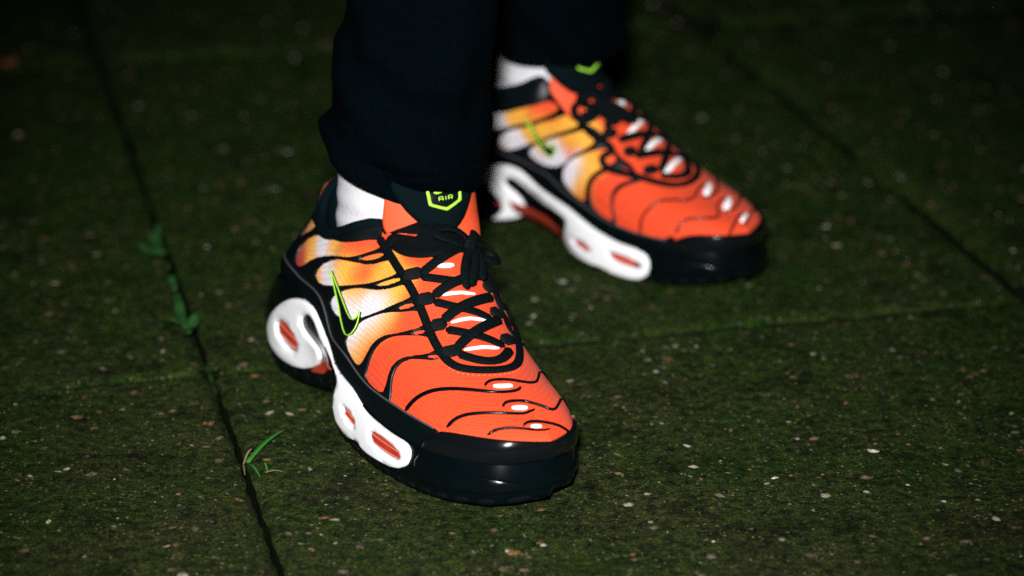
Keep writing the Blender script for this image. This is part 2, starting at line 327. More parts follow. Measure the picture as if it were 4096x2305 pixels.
# outlines on the shoe surface, in its own (length, girth) coordinates
K = {
 'W0a': [(0.0347,0.9937),(0.0651,0.9947),(0.0827,0.9943),(0.0973,0.9939),(0.0965,0.9937),(0.0695,0.9937),(0.0463,0.9937)],
 'W0b': [(0.0965,0.9686),(0.0927,0.8931),(0.0849,0.805),(0.0849,0.805),(0.1197,0.9937)],
 'W0': [(0.0772,0.7799),(0.1698,0.9787),(0.2191,0.9943),(0.1699,0.8954),(0.1239,0.7309),(0.12,0.6322),(0.0911,0.5594),(0.0811,0.6415),(0.0772,0.6918),(0.0772,0.7547)],
 'W1': [(0.2027,0.8823),(0.2494,0.9624),(0.2907,0.9705),(0.3356,0.9188),(0.3792,0.8706),(0.4064,0.8469),(0.418,0.8353),(0.4285,0.8226),(0.4437,0.8076),(0.4569,0.7539),(0.4716,0.7121),(0.4611,0.7055),(0.4507,0.7026),(0.4415,0.7021),(0.4322,0.7026),(0.4217,0.7098),(0.4104,0.7165),(0.3945,0.7366),(0.3719,0.7586),(0.3408,0.7793),(0.3134,0.7814),(0.2725,0.7086),(0.2539,0.5958),(0.2479,0.4688),(0.2385,0.3898),(0.2205,0.3555),(0.2067,0.392),(0.189,0.5022),(0.1746,0.5806),(0.159,0.6425),(0.1649,0.7649)],
 'W1b': [(0.4321,0.6759),(0.4442,0.6726),(0.4562,0.6714),(0.4681,0.6726),(0.4806,0.6798),(0.4933,0.6652),(0.4818,0.6463),(0.4704,0.6323),(0.45,0.6332)],
 'W2': [(0.3429,0.7317),(0.3089,0.6857),(0.3004,0.5665),(0.3037,0.462),(0.3201,0.4306),(0.3514,0.4668),(0.3767,0.4916),(0.3988,0.5019),(0.4207,0.5022),(0.4402,0.4966),(0.4554,0.4948),(0.4708,0.4968),(0.4859,0.5069),(0.5012,0.522),(0.5147,0.5445),(0.5279,0.5699),(0.5401,0.5991),(0.5517,0.6306),(0.5665,0.6768),(0.5495,0.6704),(0.5319,0.6669),(0.5142,0.669),(0.4962,0.6272),(0.4759,0.6),(0.4561,0.6007),(0.4327,0.6433),(0.4067,0.6961),(0.3771,0.7277)],
 'W2b': [(0.5151,0.5255),(0.5311,0.5562),(0.5465,0.5908),(0.5614,0.6281),(0.575,0.6675),(0.5844,0.6713),(0.5723,0.6286),(0.5587,0.587),(0.5304,0.5361)],
 'W3': [(0.4153,0.4472),(0.3986,0.4126),(0.3937,0.3574),(0.4016,0.324),(0.4246,0.3001),(0.4516,0.3019),(0.4736,0.318),(0.4938,0.3355),(0.5277,0.3767),(0.5509,0.4275),(0.5669,0.4633),(0.582,0.5003),(0.594,0.5342),(0.6049,0.5678),(0.6223,0.6283),(0.6378,0.6904),(0.6195,0.6869),(0.601,0.6854),(0.5913,0.6527),(0.5805,0.6194),(0.5682,0.5869),(0.555,0.5554),(0.5389,0.5292),(0.5224,0.5062),(0.504,0.4907),(0.4857,0.4805),(0.4689,0.4733),(0.4526,0.4725),(0.434,0.466)],
 'W3b': [(0.6154,0.5651),(0.6291,0.6177),(0.6447,0.683),(0.6538,0.6867),(0.6432,0.6338),(0.6275,0.5816)],
 'W4': [(0.5315,0.3678),(0.5474,0.4004),(0.5627,0.4342),(0.5813,0.4728),(0.5986,0.5116),(0.6174,0.5454),(0.6347,0.5829),(0.6465,0.6202),(0.657,0.6585),(0.6662,0.6976),(0.6828,0.7026),(0.6991,0.706),(0.6934,0.6666),(0.6867,0.6273),(0.6721,0.5596),(0.6512,0.4979),(0.6373,0.4639),(0.6223,0.4315),(0.602,0.3764),(0.5915,0.3287),(0.5888,0.2817),(0.5833,0.2377),(0.5714,0.1841),(0.5567,0.1793),(0.5363,0.189),(0.516,0.1989),(0.5004,0.2154),(0.4973,0.2406),(0.5079,0.2955),(0.5201,0.3321)],
 'W4b': [(0.6849,0.5879),(0.6949,0.6383),(0.7053,0.6887),(0.712,0.6858),(0.7017,0.6383),(0.6928,0.6027)],
 'W5': [(0.5986,0.1587),(0.6033,0.2003),(0.6045,0.232),(0.6051,0.2621),(0.6063,0.2929),(0.6069,0.3227),(0.6179,0.381),(0.6355,0.4377),(0.6493,0.4718),(0.6619,0.5069),(0.6862,0.5728),(0.7071,0.6374),(0.7235,0.7038),(0.7404,0.7033),(0.7564,0.7003),(0.7453,0.6256),(0.7399,0.592),(0.7227,0.5378),(0.7053,0.479),(0.6906,0.4226),(0.6837,0.3677),(0.6837,0.3188),(0.6906,0.2621),(0.691,0.1946),(0.6683,0.1818),(0.6439,0.1672),(0.6208,0.1623)],
 'W5b': [(0.7449,0.5985),(0.7537,0.6435),(0.7628,0.6912),(0.769,0.6847),(0.7618,0.6459),(0.754,0.6117)],
 'cage_r': [(0.4446,0.8152),(0.4574,0.7574),(0.4716,0.7121),(0.4919,0.6818),(0.5136,0.67),(0.5322,0.6684),(0.5505,0.673),(0.5682,0.6806),(0.5845,0.6851),(0.5998,0.6872),(0.6189,0.6877),(0.6371,0.6913),(0.6512,0.6953),(0.6648,0.6997),(0.6765,0.7023),(0.6881,0.7043),(0.6995,0.7053),(0.7118,0.7083),(0.7241,0.7095),(0.7352,0.7064),(0.7462,0.7029),(0.7572,0.6987),(0.7782,0.6862),(0.7642,0.6243),(0.7439,0.5651),(0.7216,0.506),(0.7061,0.4483),(0.6985,0.3887),(0.6994,0.339),(0.7071,0.2815),(0.7139,0.2436),(0.7195,0.2025)],
 'fox_top': [(0.1972,0.2947),(0.2312,0.2831),(0.2626,0.2737),(0.286,0.3109),(0.309,0.3439),(0.3284,0.3516),(0.3494,0.3559),(0.3642,0.3308),(0.3784,0.308),(0.3876,0.2777),(0.3967,0.2494),(0.4117,0.202),(0.4227,0.1812),(0.4353,0.1645),(0.4611,0.1738),(0.4831,0.1769),(0.5096,0.1826),(0.5253,0.1787),(0.5405,0.174),(0.5553,0.1686),(0.5699,0.1629),(0.5846,0.1569),(0.61,0.1569),(0.6371,0.1591),(0.6664,0.1741),(0.6936,0.1864),(0.7132,0.1947),(0.7312,0.2002),(0.7488,0.2048),(0.7656,0.208),(0.7816,0.2126),(0.7964,0.2151),(0.8102,0.2154),(0.8228,0.2156),(0.8349,0.2152),(0.8466,0.2141)],
 'cap_seam': [(0.8468,0.2102),(0.8385,0.1261),(0.8312,0.0764),(0.8226,0.0279),(0.8108,0.0)],
 'cap_top': [(0.8468,0.2102),(0.8634,0.2538),(0.8758,0.2686),(0.8874,0.2808),(0.8965,0.2902),(0.9052,0.2984),(0.9138,0.3076),(0.9221,0.3168),(0.9323,0.3361),(0.9423,0.3515),(0.9518,0.3649),(0.961,0.3706),(0.9697,0.3665),(0.978,0.3548),(0.9858,0.3412),(0.9935,0.3257),(0.9977,1.6987),(0.9836,1.777),(0.9643,1.864),(0.9544,1.877)],
 's1a': [(0.96,1.7951),(0.9655,1.6724),(0.9725,1.5328),(0.9839,1.3992),(0.998,0.7625),(0.9755,0.6953),(0.9658,0.6502),(0.9642,0.6045),(0.9676,0.5785)],
 's1b': [(0.9273,0.3465),(0.9302,0.4138),(0.9379,0.4776),(0.9514,0.527),(0.9599,0.5389),(0.9684,0.5444),(0.9777,0.5374),(0.9866,0.5246),(0.996,0.5131),(0.9938,1.4999),(0.9914,1.4797)],
 's2a': [(0.951,1.3731),(0.9455,1.3126),(0.9441,1.2167),(0.9442,1.1493),(0.9434,1.0828),(0.9342,0.9375),(0.9187,0.8259),(0.9139,0.7686),(0.9158,0.7375),(0.9218,0.7281)],
 's2b': [(0.8652,0.2699),(0.8682,0.3409),(0.8731,0.4082),(0.8831,0.4746),(0.8906,0.5079),(0.8981,0.5418),(0.9079,0.5807),(0.9177,0.6234),(0.9261,0.6561),(0.9349,0.6907),(0.9442,0.7276),(0.9557,0.7791),(0.9701,0.844),(0.9775,1.1093),(0.9643,1.1522),(0.9618,1.1209)],
 's3a': [(0.8784,1.2886),(0.8818,1.1771),(0.8799,1.1207),(0.8769,1.0687),(0.8706,0.9803),(0.8616,0.8944),(0.8585,0.833),(0.8611,0.8061),(0.8668,0.7984)],
 's3b': [(0.7676,0.2138),(0.7756,0.2881),(0.7862,0.3707),(0.794,0.4157),(0.8006,0.4612),(0.8109,0.5052),(0.82,0.5494),(0.8308,0.591),(0.8409,0.6329),(0.8513,0.6715),(0.8614,0.7105),(0.8718,0.7489),(0.8822,0.7893),(0.8915,0.8407),(0.9011,0.9002),(0.91,1.0196),(0.9021,1.094),(0.8958,1.1106),(0.8943,1.0907)],
 'tab1': [(0.9753,0.632),(0.9864,0.6483),(0.9986,0.672),(0.996,0.5902),(0.9866,0.5753),(0.9776,0.5635)],
 'tab2': [(0.9293,0.7965),(0.9386,0.8504),(0.9497,0.9212),(0.9582,1.0358),(0.972,0.9733),(0.9556,0.8679),(0.9447,0.8062),(0.9356,0.7568)],
 'tab3': [(0.8701,0.8565),(0.8756,0.8971),(0.8809,0.9412),(0.8862,0.9905),(0.8872,1.0438),(0.8971,1.0289),(0.8945,0.9724),(0.8888,0.9217),(0.8831,0.8768),(0.8774,0.8358)],
 'tongue_tab4': [(0.779,0.8459),(0.7823,0.9129),(0.7851,0.9569),(0.7871,1.0018),(0.7893,1.0854),(0.792,1.1502),(0.7956,1.1375),(0.7955,1.0848),(0.7945,1.0362),(0.7923,0.9916),(0.7903,0.9464),(0.7876,0.9018),(0.7842,0.8422)],
 'tongue_tab3': [(0.7224,0.8447),(0.7253,0.9201),(0.7303,0.9956),(0.7325,1.072),(0.7349,1.1498),(0.7404,1.1341),(0.7381,1.0632),(0.7352,0.9877),(0.7333,0.949),(0.7307,0.9109),(0.7286,0.8426)],
 'tongue_tab2': [(0.6695,0.8542),(0.6741,0.9213),(0.6794,0.983),(0.6832,1.0514),(0.6816,1.1324),(0.6869,1.1224),(0.6884,1.0504),(0.6849,0.9814),(0.6797,0.9144),(0.676,0.8569)],
 'tongue_tab1': [(0.6152,0.8815),(0.623,0.9511),(0.6263,0.989),(0.6269,1.0262),(0.6356,1.0188),(0.6344,0.9802),(0.631,0.9414),(0.623,0.8823)],
 'swoosh': [(0.3651,0.6375),(0.3947,0.5539),(0.4071,0.5119),(0.4187,0.4718),(0.4328,0.4288),(0.4481,0.3922),(0.4621,0.3673),(0.4767,0.3479),(0.4947,0.3365),(0.5061,0.3416),(0.514,0.3605),(0.5151,0.382),(0.5138,0.3974),(0.5207,0.3784),(0.5251,0.3499),(0.5238,0.3177),(0.5174,0.2874),(0.5073,0.2656),(0.4956,0.2587),(0.4817,0.2696),(0.4624,0.2991),(0.4508,0.3254),(0.4398,0.3558),(0.4284,0.3899),(0.4178,0.4285),(0.4076,0.4707),(0.3971,0.5155),(0.3829,0.5726)],
 'cord': [(0.4482,0.8034),(0.4702,0.7238),(0.4943,0.6841),(0.5201,0.6704),(0.5391,0.6708),(0.5577,0.6765),(0.5755,0.6841),(0.5963,0.6926),(0.6153,0.6989),(0.6313,0.7024),(0.6466,0.7077),(0.6634,0.7106),(0.6798,0.7133),(0.6929,0.7124),(0.7061,0.7098),(0.7192,0.7049),(0.7303,0.7026),(0.7413,0.7),(0.7522,0.697),(0.7471,0.7098),(0.762,0.7046),(0.7767,0.6973),(0.7983,0.7119),(0.8068,0.7381),(0.8152,0.7639),(0.8227,0.8039),(0.8298,0.8445),(0.8366,0.8861),(0.8416,0.9292),(0.8462,0.9744),(0.8492,1.0238),(0.8469,1.085),(0.8434,1.1509),(0.8264,1.2395),(0.801,1.3062),(0.7835,1.3333),(0.7648,1.3642),(0.7449,1.3944),(0.7201,1.4406),(0.6873,1.5094),(0.6795,1.4843),(0.6641,1.4969),(0.6525,1.4843),(0.6974,1.2967),(0.684,1.3087),(0.6704,1.3209),(0.6559,1.3352),(0.6331,1.3605),(0.61,1.3836),(0.5985,1.3585),(0.5907,1.3333)],
 'loopL1': [(0.482,0.7316),(0.4923,0.7454),(0.5214,0.7419)],
 'loopL2': [(0.5823,0.6821),(0.6004,0.738),(0.6146,0.8013)],
 'loopL3': [(0.6485,0.699),(0.662,0.7562),(0.6706,0.8233)],
 'loopL4': [(0.7087,0.719),(0.7186,0.7781),(0.7248,0.8355)],
 'loopL5': [(0.7652,0.6985),(0.7753,0.7685),(0.7808,0.845)],
 'loopR2': [(0.6023,1.4088),(0.6467,1.2365),(0.6584,1.1563)],
 'loopR3': [(0.6596,1.3537),(0.6818,1.244),(0.6917,1.1714)],
 'loopR4': [(0.722,1.2939),(0.7347,1.2014),(0.7349,1.152)],
 'loopR5': [(0.7913,1.2493),(0.7931,1.1796),(0.7866,1.1425)],
 'la': [(0.6148,0.779),(0.6157,0.8271),(0.6151,0.8763),(0.6146,0.9247),(0.6122,0.9752),(0.6047,1.0325),(0.5898,1.1034)],
 'lb': [(0.6171,0.7759),(0.6299,0.8143),(0.641,0.8548),(0.6492,0.8931),(0.6562,0.9324),(0.6628,0.9823),(0.666,1.0318)],
 'lc': [(0.6681,0.81),(0.6671,0.8442),(0.6656,0.8786),(0.6652,0.9428),(0.6647,0.9903),(0.6608,1.0373),(0.6571,1.0914),(0.6505,1.1548),(0.6448,1.2395)],
 'ld': [(0.6745,0.8015),(0.6845,0.8378),(0.6936,0.8743),(0.7053,0.922),(0.7112,0.9558),(0.7165,0.9898),(0.7206,1.0234),(0.7236,1.0594),(0.7282,1.0911),(0.7323,1.1253),(0.7358,1.1624)],
 'le': [(0.718,0.8136),(0.7149,0.8583),(0.7109,0.9028),(0.7107,0.9513),(0.7091,1.0005),(0.7058,1.0486),(0.7008,1.1019),(0.6941,1.162),(0.6838,1.234)],
 'lf': [(0.7332,0.8085),(0.7425,0.8481),(0.7509,0.8884),(0.7584,0.9293),(0.7652,0.9707),(0.7721,1.0111),(0.7771,1.0559),(0.7824,1.0913),(0.7873,1.129),(0.7919,1.1693)],
 'lg': [(0.7764,0.8138),(0.7717,0.8587),(0.7666,0.9028),(0.7641,0.9512),(0.7607,1.0),(0.7564,1.0491),(0.7506,1.1026),(0.7429,1.1622),(0.7321,1.2321)],
 'lh': [(0.7848,0.8037),(0.7997,0.8481),(0.8123,0.8905),(0.8233,0.9369),(0.8274,0.9808),(0.8297,1.0289),(0.8192,1.1201),(0.7962,1.2106)],
 'lk': [(0.4374,0.9274),(0.448,0.9045),(0.4592,0.8844),(0.4744,0.8592),(0.4911,0.8532),(0.5079,0.8649),(0.5237,0.8904),(0.5359,0.9241),(0.5459,0.9635),(0.5484,1.0615),(0.5522,1.0934),(0.5531,1.1342),(0.5471,1.1967)],
 'll': [(0.4691,0.7581),(0.4875,0.7475),(0.5072,0.7546),(0.5263,0.7765),(0.5443,0.8089),(0.5581,0.8428),(0.5702,0.8794),(0.5806,0.917),(0.5871,0.9535),(0.592,0.9907),(0.5933,1.0285),(0.592,1.0739),(0.587,1.1305)],
 'lm': [(0.4919,0.7357),(0.5161,0.7292),(0.5403,0.7403),(0.5672,0.7907),(0.5791,0.8233),(0.5896,0.8558),(0.5955,0.8916),(0.6003,0.9278),(0.6,0.9704),(0.5968,1.0146),(0.5908,1.0608),(0.5806,1.1203)],
 'ln': [(0.556,1.283),(0.5521,1.2704),(0.5483,1.2704),(0.5593,1.2188)],
 'lo': [(0.6023,1.3962),(0.6201,1.2676),(0.6104,1.2136),(0.598,1.1825)],
 'stitch': [(0.7937,0.6923),(0.8061,0.6956),(0.8202,0.7326),(0.8285,0.7726),(0.8363,0.8134),(0.8437,0.8632),(0.8508,0.9156),(0.8565,0.975),(0.8589,1.0416),(0.8528,1.1455),(0.8364,1.2402)],
 'knot': [(0.5893,1.1676)],
 'bow_r': [(0.5835,1.1795),(0.5598,1.283),(0.5714,1.2956),(0.5869,1.3208),(0.5946,1.3459),(0.6201,1.2676),(0.6234,1.1925),(0.6138,1.1819),(0.603,1.1741)],
 'bow_l': [(0.5835,1.1795),(0.5771,1.1475),(0.5686,1.123),(0.5662,1.0854),(0.5618,1.055),(0.5622,0.9811),(0.5564,0.9432),(0.5569,0.8917),(0.5762,0.9309),(0.586,0.9703),(0.5931,1.0106),(0.5965,1.0524),(0.5972,1.1023)],
 'end1': [(0.6019,1.1284),(0.6181,1.0903),(0.6311,1.0598),(0.6438,1.0411),(0.6556,1.0239),(0.6659,1.0178),(0.6759,1.0117),(0.685,1.0251)],
 'end2': [(0.6007,1.1656),(0.6183,1.145),(0.633,1.1311),(0.647,1.1085),(0.6598,1.0883),(0.6786,1.0518)],
 'end3': [(0.5924,1.1932),(0.607,1.1928),(0.6193,1.1988),(0.6343,1.189),(0.6478,1.1824),(0.6643,1.1487)],
 'white': [(0.5207,0.9484),(0.5074,0.7394),(0.5013,0.5438),(0.5008,0.437),(0.4974,0.3162),(0.5091,0.2819),(0.5183,0.2323),(0.5339,0.2207),(0.5474,0.1949),(0.5681,0.2088),(0.5889,0.2197),(0.612,0.3283),(0.6229,0.3198),(0.6234,0.2211),(0.6668,0.2465),(0.6912,0.2569),(0.7122,0.2589),(0.7308,0.2731),(0.748,0.2858),(0.7774,0.3243),(0.7943,0.4677),(0.8028,0.6738),(0.8006,0.8394),(0.7935,0.9684),(0.7785,0.9894),(0.7623,1.0003),(0.7355,0.9651),(0.7159,1.0141),(0.695,1.0089),(0.6714,0.9855),(0.6486,0.9814),(0.6255,0.97),(0.6053,1.0125),(0.5863,1.0623),(0.5731,1.1318),(0.5595,1.2181),(0.544,1.25),(0.5227,1.25),(0.4961,1.25),(0.4801,1.25),(0.4588,1.25),(0.4375,1.25),(0.4235,1.2427),(0.4079,1.2079),(0.3941,1.1882),(0.3773,1.2045),(0.3617,1.2267),(0.3458,1.2379),(0.332,1.239),(0.3112,1.1171),(0.2921,0.9971),(0.2694,0.9047),(0.244,0.7933),(0.2154,0.7097),(0.1932,0.6291),(0.168,0.5489),(0.1525,0.4606),(0.1326,0.3564),(0.1307,0.2336),(0.1461,0.2066),(0.159,0.1729),(0.1867,0.1685),(0.2079,0.1467),(0.2333,0.1527),(0.2552,0.1515),(0.2718,0.1658),(0.2868,0.1772),(0.3145,0.2333),(0.3384,0.3291),(0.3548,0.4292),(0.365,0.578),(0.3508,0.6117),(0.3346,0.6125),(0.3194,0.6155),(0.3073,0.6286),(0.2956,0.6418),(0.2895,0.692),(0.2947,0.7684),(0.3129,0.8882),(0.334,1.019),(0.3505,1.0642),(0.3656,1.0175),(0.3847,0.9879),(0.4097,1.0024),(0.4413,1.1172),(0.4723,1.2152),(0.5002,1.1608),(0.5116,1.0498)],
 'win_heel': [(0.2096,0.4894),(0.1986,0.4422),(0.2028,0.3899),(0.2236,0.3511),(0.2477,0.327),(0.2612,0.3331),(0.2694,0.3696),(0.2727,0.4459),(0.2619,0.4981),(0.2409,0.5146),(0.2239,0.5134)],
 'win_mid': [(0.5522,0.6565),(0.5483,0.5983),(0.5553,0.5337),(0.5717,0.493),(0.5884,0.4913),(0.5971,0.5397),(0.5977,0.6114),(0.5868,0.6503),(0.5699,0.6777)],
 'win_fore': [(0.6981,0.7331),(0.685,0.6707),(0.6795,0.5882),(0.685,0.5322),(0.707,0.5198),(0.7235,0.5118),(0.7388,0.5015),(0.7556,0.5122),(0.7633,0.5526),(0.7657,0.626),(0.7615,0.6908),(0.7419,0.7236),(0.7208,0.7513)],
 'plate': [(0.3548,0.4292),(0.4422,0.8436),(0.4836,1.063),(0.49,0.9958),(0.3622,0.2398),(0.3408,0.21),(0.3205,0.1763),(0.3031,0.175),(0.2867,0.1736),(0.3145,0.2333),(0.3324,0.3209)],
 'front_top': [(0.8018,0.844),(0.8144,0.8322),(0.8264,0.8145),(0.8382,0.7943),(0.8493,0.7825),(0.86,0.7673),(0.8702,0.7489),(0.8809,0.7281),(0.8908,0.7034),(0.9001,0.6752),(0.909,0.6467),(0.9175,0.634),(0.9257,0.6198),(0.9336,0.6028),(0.9411,0.5816),(0.9482,0.566),(0.9549,0.5456),(0.9611,0.5202),(0.9669,0.4904),(0.9724,0.468),(0.9777,0.4435),(0.9828,0.4176),(0.9879,0.3909),(0.993,0.3663),(0.9985,0.3168),(1.0078,0.1918),(1.0192,0.1339)],
 'fox_top_m': [(0.3096,1.9802),(0.3251,1.9848),(0.3416,1.9812),(0.3583,1.9739),(0.3755,1.9634),(0.3935,1.9492),(0.4116,1.9314),(0.4317,1.906),(0.4531,1.8785),(0.4746,1.8556),(0.4918,1.866),(0.5087,1.8765),(0.5256,1.887),(0.5378,1.9045),(0.55,1.9224),(0.5623,1.9406),(0.5849,1.9414),(0.6078,1.9423),(0.6267,1.9385),(0.6461,1.9342),(0.6653,1.9307),(0.6837,1.9295),(0.7043,1.9329),(0.7229,1.9414),(0.7402,1.9534),(0.7601,1.9481),(0.7789,1.9456),(0.7967,1.9457),(0.8126,1.9445),(0.8279,1.9453),(0.8426,1.9479),(0.8568,1.9525)],
 'W1m': [(0.2669,1.2399),(0.2888,1.2392),(0.3099,1.2468),(0.3283,1.2374),(0.3461,1.2398),(0.3635,1.2501),(0.3813,1.2667),(0.4006,1.2815),(0.4237,1.301),(0.4591,1.323),(0.4883,1.3113),(0.5087,1.3324),(0.5273,1.3445),(0.5094,1.3969),(0.4887,1.4429),(0.4666,1.4633),(0.4412,1.4737),(0.4163,1.4789),(0.3925,1.4815),(0.372,1.4828),(0.3526,1.4844),(0.3331,1.4922),(0.3163,1.5087),(0.3,1.5313),(0.2839,1.5584),(0.2789,1.4441),(0.273,1.3381)],
 'W2m': [(0.3069,1.7383),(0.3149,1.6093),(0.3298,1.5622),(0.3447,1.5244),(0.3614,1.5186),(0.3784,1.5152),(0.3965,1.5108),(0.4176,1.5059),(0.4477,1.4954),(0.4771,1.4767),(0.502,1.4462),(0.5203,1.4077),(0.5367,1.3649),(0.5513,1.3187),(0.5658,1.3242),(0.5799,1.3289),(0.5939,1.3337),(0.5812,1.3763),(0.5674,1.4179),(0.5524,1.4582),(0.5343,1.5011),(0.5148,1.5412),(0.4937,1.5782),(0.4735,1.6095),(0.4511,1.6412),(0.4285,1.6765),(0.4081,1.7161),(0.3847,1.7687),(0.3631,1.8255),(0.3446,1.8675),(0.3259,1.915),(0.3094,1.8615)],
 'W3m': [(0.3985,1.8231),(0.4146,1.7277),(0.4409,1.6782),(0.4687,1.6357),(0.4939,1.5964),(0.5131,1.5652),(0.5312,1.5315),(0.5483,1.4957),(0.5643,1.4579),(0.5838,1.4035),(0.6013,1.3478),(0.6276,1.2897),(0.6473,1.3122),(0.637,1.3887),(0.6233,1.4631),(0.6033,1.5269),(0.5811,1.5869),(0.5634,1.6494),(0.544,1.7119),(0.5299,1.7667),(0.5029,1.8023),(0.4752,1.8409),(0.454,1.8544),(0.4326,1.8708),(0.4008,1.8678)],
 'W4m': [(0.5506,1.691),(0.5695,1.6406),(0.5872,1.5899),(0.6041,1.5469),(0.6199,1.5014),(0.6342,1.4531),(0.6504,1.4007),(0.6645,1.3465),(0.6766,1.2911),(0.6875,1.3006),(0.6985,1.3113),(0.7095,1.3238),(0.6967,1.3971),(0.6811,1.4695),(0.6663,1.5353),(0.6486,1.6),(0.6378,1.6596),(0.6255,1.7187),(0.6201,1.7781),(0.614,1.8389),(0.6163,1.8785),(0.6186,1.9193),(0.6,1.926),(0.582,1.9319),(0.5632,1.9153),(0.5444,1.8991),(0.5358,1.8721),(0.5271,1.8455),(0.5365,1.758)],
 'W5m': [(0.6444,1.6742),(0.6585,1.618),(0.6707,1.5612),(0.6845,1.5121),(0.6967,1.4627),(0.7075,1.413),(0.7224,1.3567),(0.7356,1.2986),(0.7477,1.3266),(0.7597,1.357),(0.7499,1.4105),(0.7388,1.4617),(0.7265,1.5107),(0.719,1.5652),(0.7103,1.6189),(0.7091,1.6828),(0.7068,1.7469),(0.7112,1.7907),(0.7151,1.8357),(0.7187,1.882),(0.722,1.9295),(0.7038,1.9272),(0.6837,1.9295),(0.6638,1.9222),(0.643,1.9177),(0.634,1.8488),(0.6348,1.8013),(0.6352,1.7549)],
 'cage_rm': [(0.489,1.2728),(0.5094,1.3137),(0.5273,1.3445),(0.5513,1.3187),(0.5658,1.3242),(0.5799,1.3289),(0.5939,1.3337),(0.6113,1.3137),(0.6276,1.2897),(0.6402,1.2908),(0.6525,1.2911),(0.6646,1.291),(0.6766,1.2911),(0.6875,1.3006),(0.6985,1.3113),(0.7095,1.3238),(0.7227,1.3109),(0.7356,1.2986),(0.7477,1.3266),(0.7597,1.357),(0.776,1.3784),(0.7657,1.4271),(0.7543,1.4734),(0.7419,1.5177),(0.7229,1.6098),(0.719,1.6648),(0.7143,1.7193),(0.7196,1.772),(0.7244,1.8263),(0.7287,1.8821),(0.7325,1.9394)],
 's3m': [(0.7968,1.9373),(0.7948,1.8848),(0.7923,1.832),(0.7966,1.7178),(0.8038,1.6598),(0.8101,1.5988),(0.8154,1.5344),(0.8248,1.472),(0.8332,1.4054),(0.8405,1.3342),(0.8478,1.2659),(0.8542,1.1922),(0.8599,1.1122)],
 's2m': [(0.8718,1.8106),(0.8744,1.6904),(0.8817,1.5923),(0.8882,1.4846),(0.8965,1.3797),(0.9047,1.2565),(0.9167,1.126)],
 's1m': [(0.9403,1.6897),(0.941,1.5705),(0.9554,1.3913),(0.9957,0.8811)],
 'cap_seam_m': [(0.8568,1.9525),(0.8417,2.0),(0.8263,2.0)],
 'cap_top_m': [(0.8568,1.9525),(0.8689,1.8581),(0.8801,1.7939),(0.891,1.7754),(0.9015,1.757),(0.9118,1.7369),(0.9218,1.7178),(0.9318,1.6986),(0.9417,1.681),(0.9539,1.643),(0.9668,1.6126),(0.9803,1.5915),(0.995,1.5557),(0.9876,0.3973),(0.9634,0.3158)],
 'white_m': [(1.7174,0.7363),(1.7021,0.7719),(1.6864,0.8131),(1.6673,0.8464),(1.6471,0.8961),(1.6292,0.8944),(1.6106,0.9059),(1.5987,0.86),(1.5866,0.8235),(1.5734,0.8013),(1.5593,0.793),(1.5356,0.8482),(1.5138,0.8788),(1.4927,0.8957),(1.476,0.9144),(1.4594,0.929),(1.4428,0.9406),(1.4259,0.9203),(1.4089,0.8993),(1.3917,0.8782),(1.3738,0.8723),(1.3554,0.8658),(1.337,0.8553),(1.3174,0.8571),(1.299,0.8488),(1.2823,0.8293),(1.2669,0.8018),(1.2523,0.8055),(1.2383,0.8049),(1.2248,0.7997),(1.2119,0.7898),(1.1994,0.7508),(1.1874,0.7075),(1.1847,0.5561),(1.182,0.4089),(1.1883,0.2663),(1.1944,0.1145),(1.2085,0.0436),(1.2207,0.0),(1.2362,0.0),(1.2519,0.0024),(1.2674,0.0169),(1.2877,0.049),(1.3107,0.0797),(1.3196,0.1474),(1.3336,0.0773),(1.3568,0.0984),(1.3816,0.099),(1.4027,0.0879),(1.4269,0.0375),(1.4483,0.0),(1.469,0.0),(1.4897,0.0),(1.4621,0.3862),(1.4345,0.6572),(1.4531,0.6642),(1.4717,0.6683),(1.4919,0.632),(1.5132,0.5887),(1.5364,0.53),(1.5658,0.4266),(1.5823,0.4302),(1.5941,0.4684),(1.6038,0.5219),(1.6128,0.5817),(1.6247,0.6365),(1.6369,0.6905),(1.657,0.6614),(1.6702,0.5498),(1.6593,0.4947),(1.6491,0.4332),(1.6396,0.3656),(1.6346,0.2578),(1.6295,0.1419),(1.6397,0.0),(1.6552,0.0),(1.6707,0.0),(1.681,0.0),(1.6966,0.0),(1.7121,0.0),(1.7121,0.0),(1.6955,0.0683),(1.6814,0.1584),(1.6802,0.2618),(1.6868,0.3239),(1.6937,0.3839),(1.7026,0.4477),(1.7122,0.5099),(1.719,0.6044)],
 'win_mid_m': [(1.4191,0.3462),(1.4029,0.4152),(1.3824,0.4216),(1.3617,0.4188),(1.3591,0.3568),(1.3786,0.3135),(1.4126,0.2887)],
 'win_fore_m': [(1.2761,0.4727),(1.2662,0.5002),(1.2498,0.4911),(1.2342,0.4775),(1.2193,0.4592),(1.2176,0.3782),(1.2282,0.3304),(1.2418,0.3477),(1.2561,0.3615),(1.2712,0.3719)],
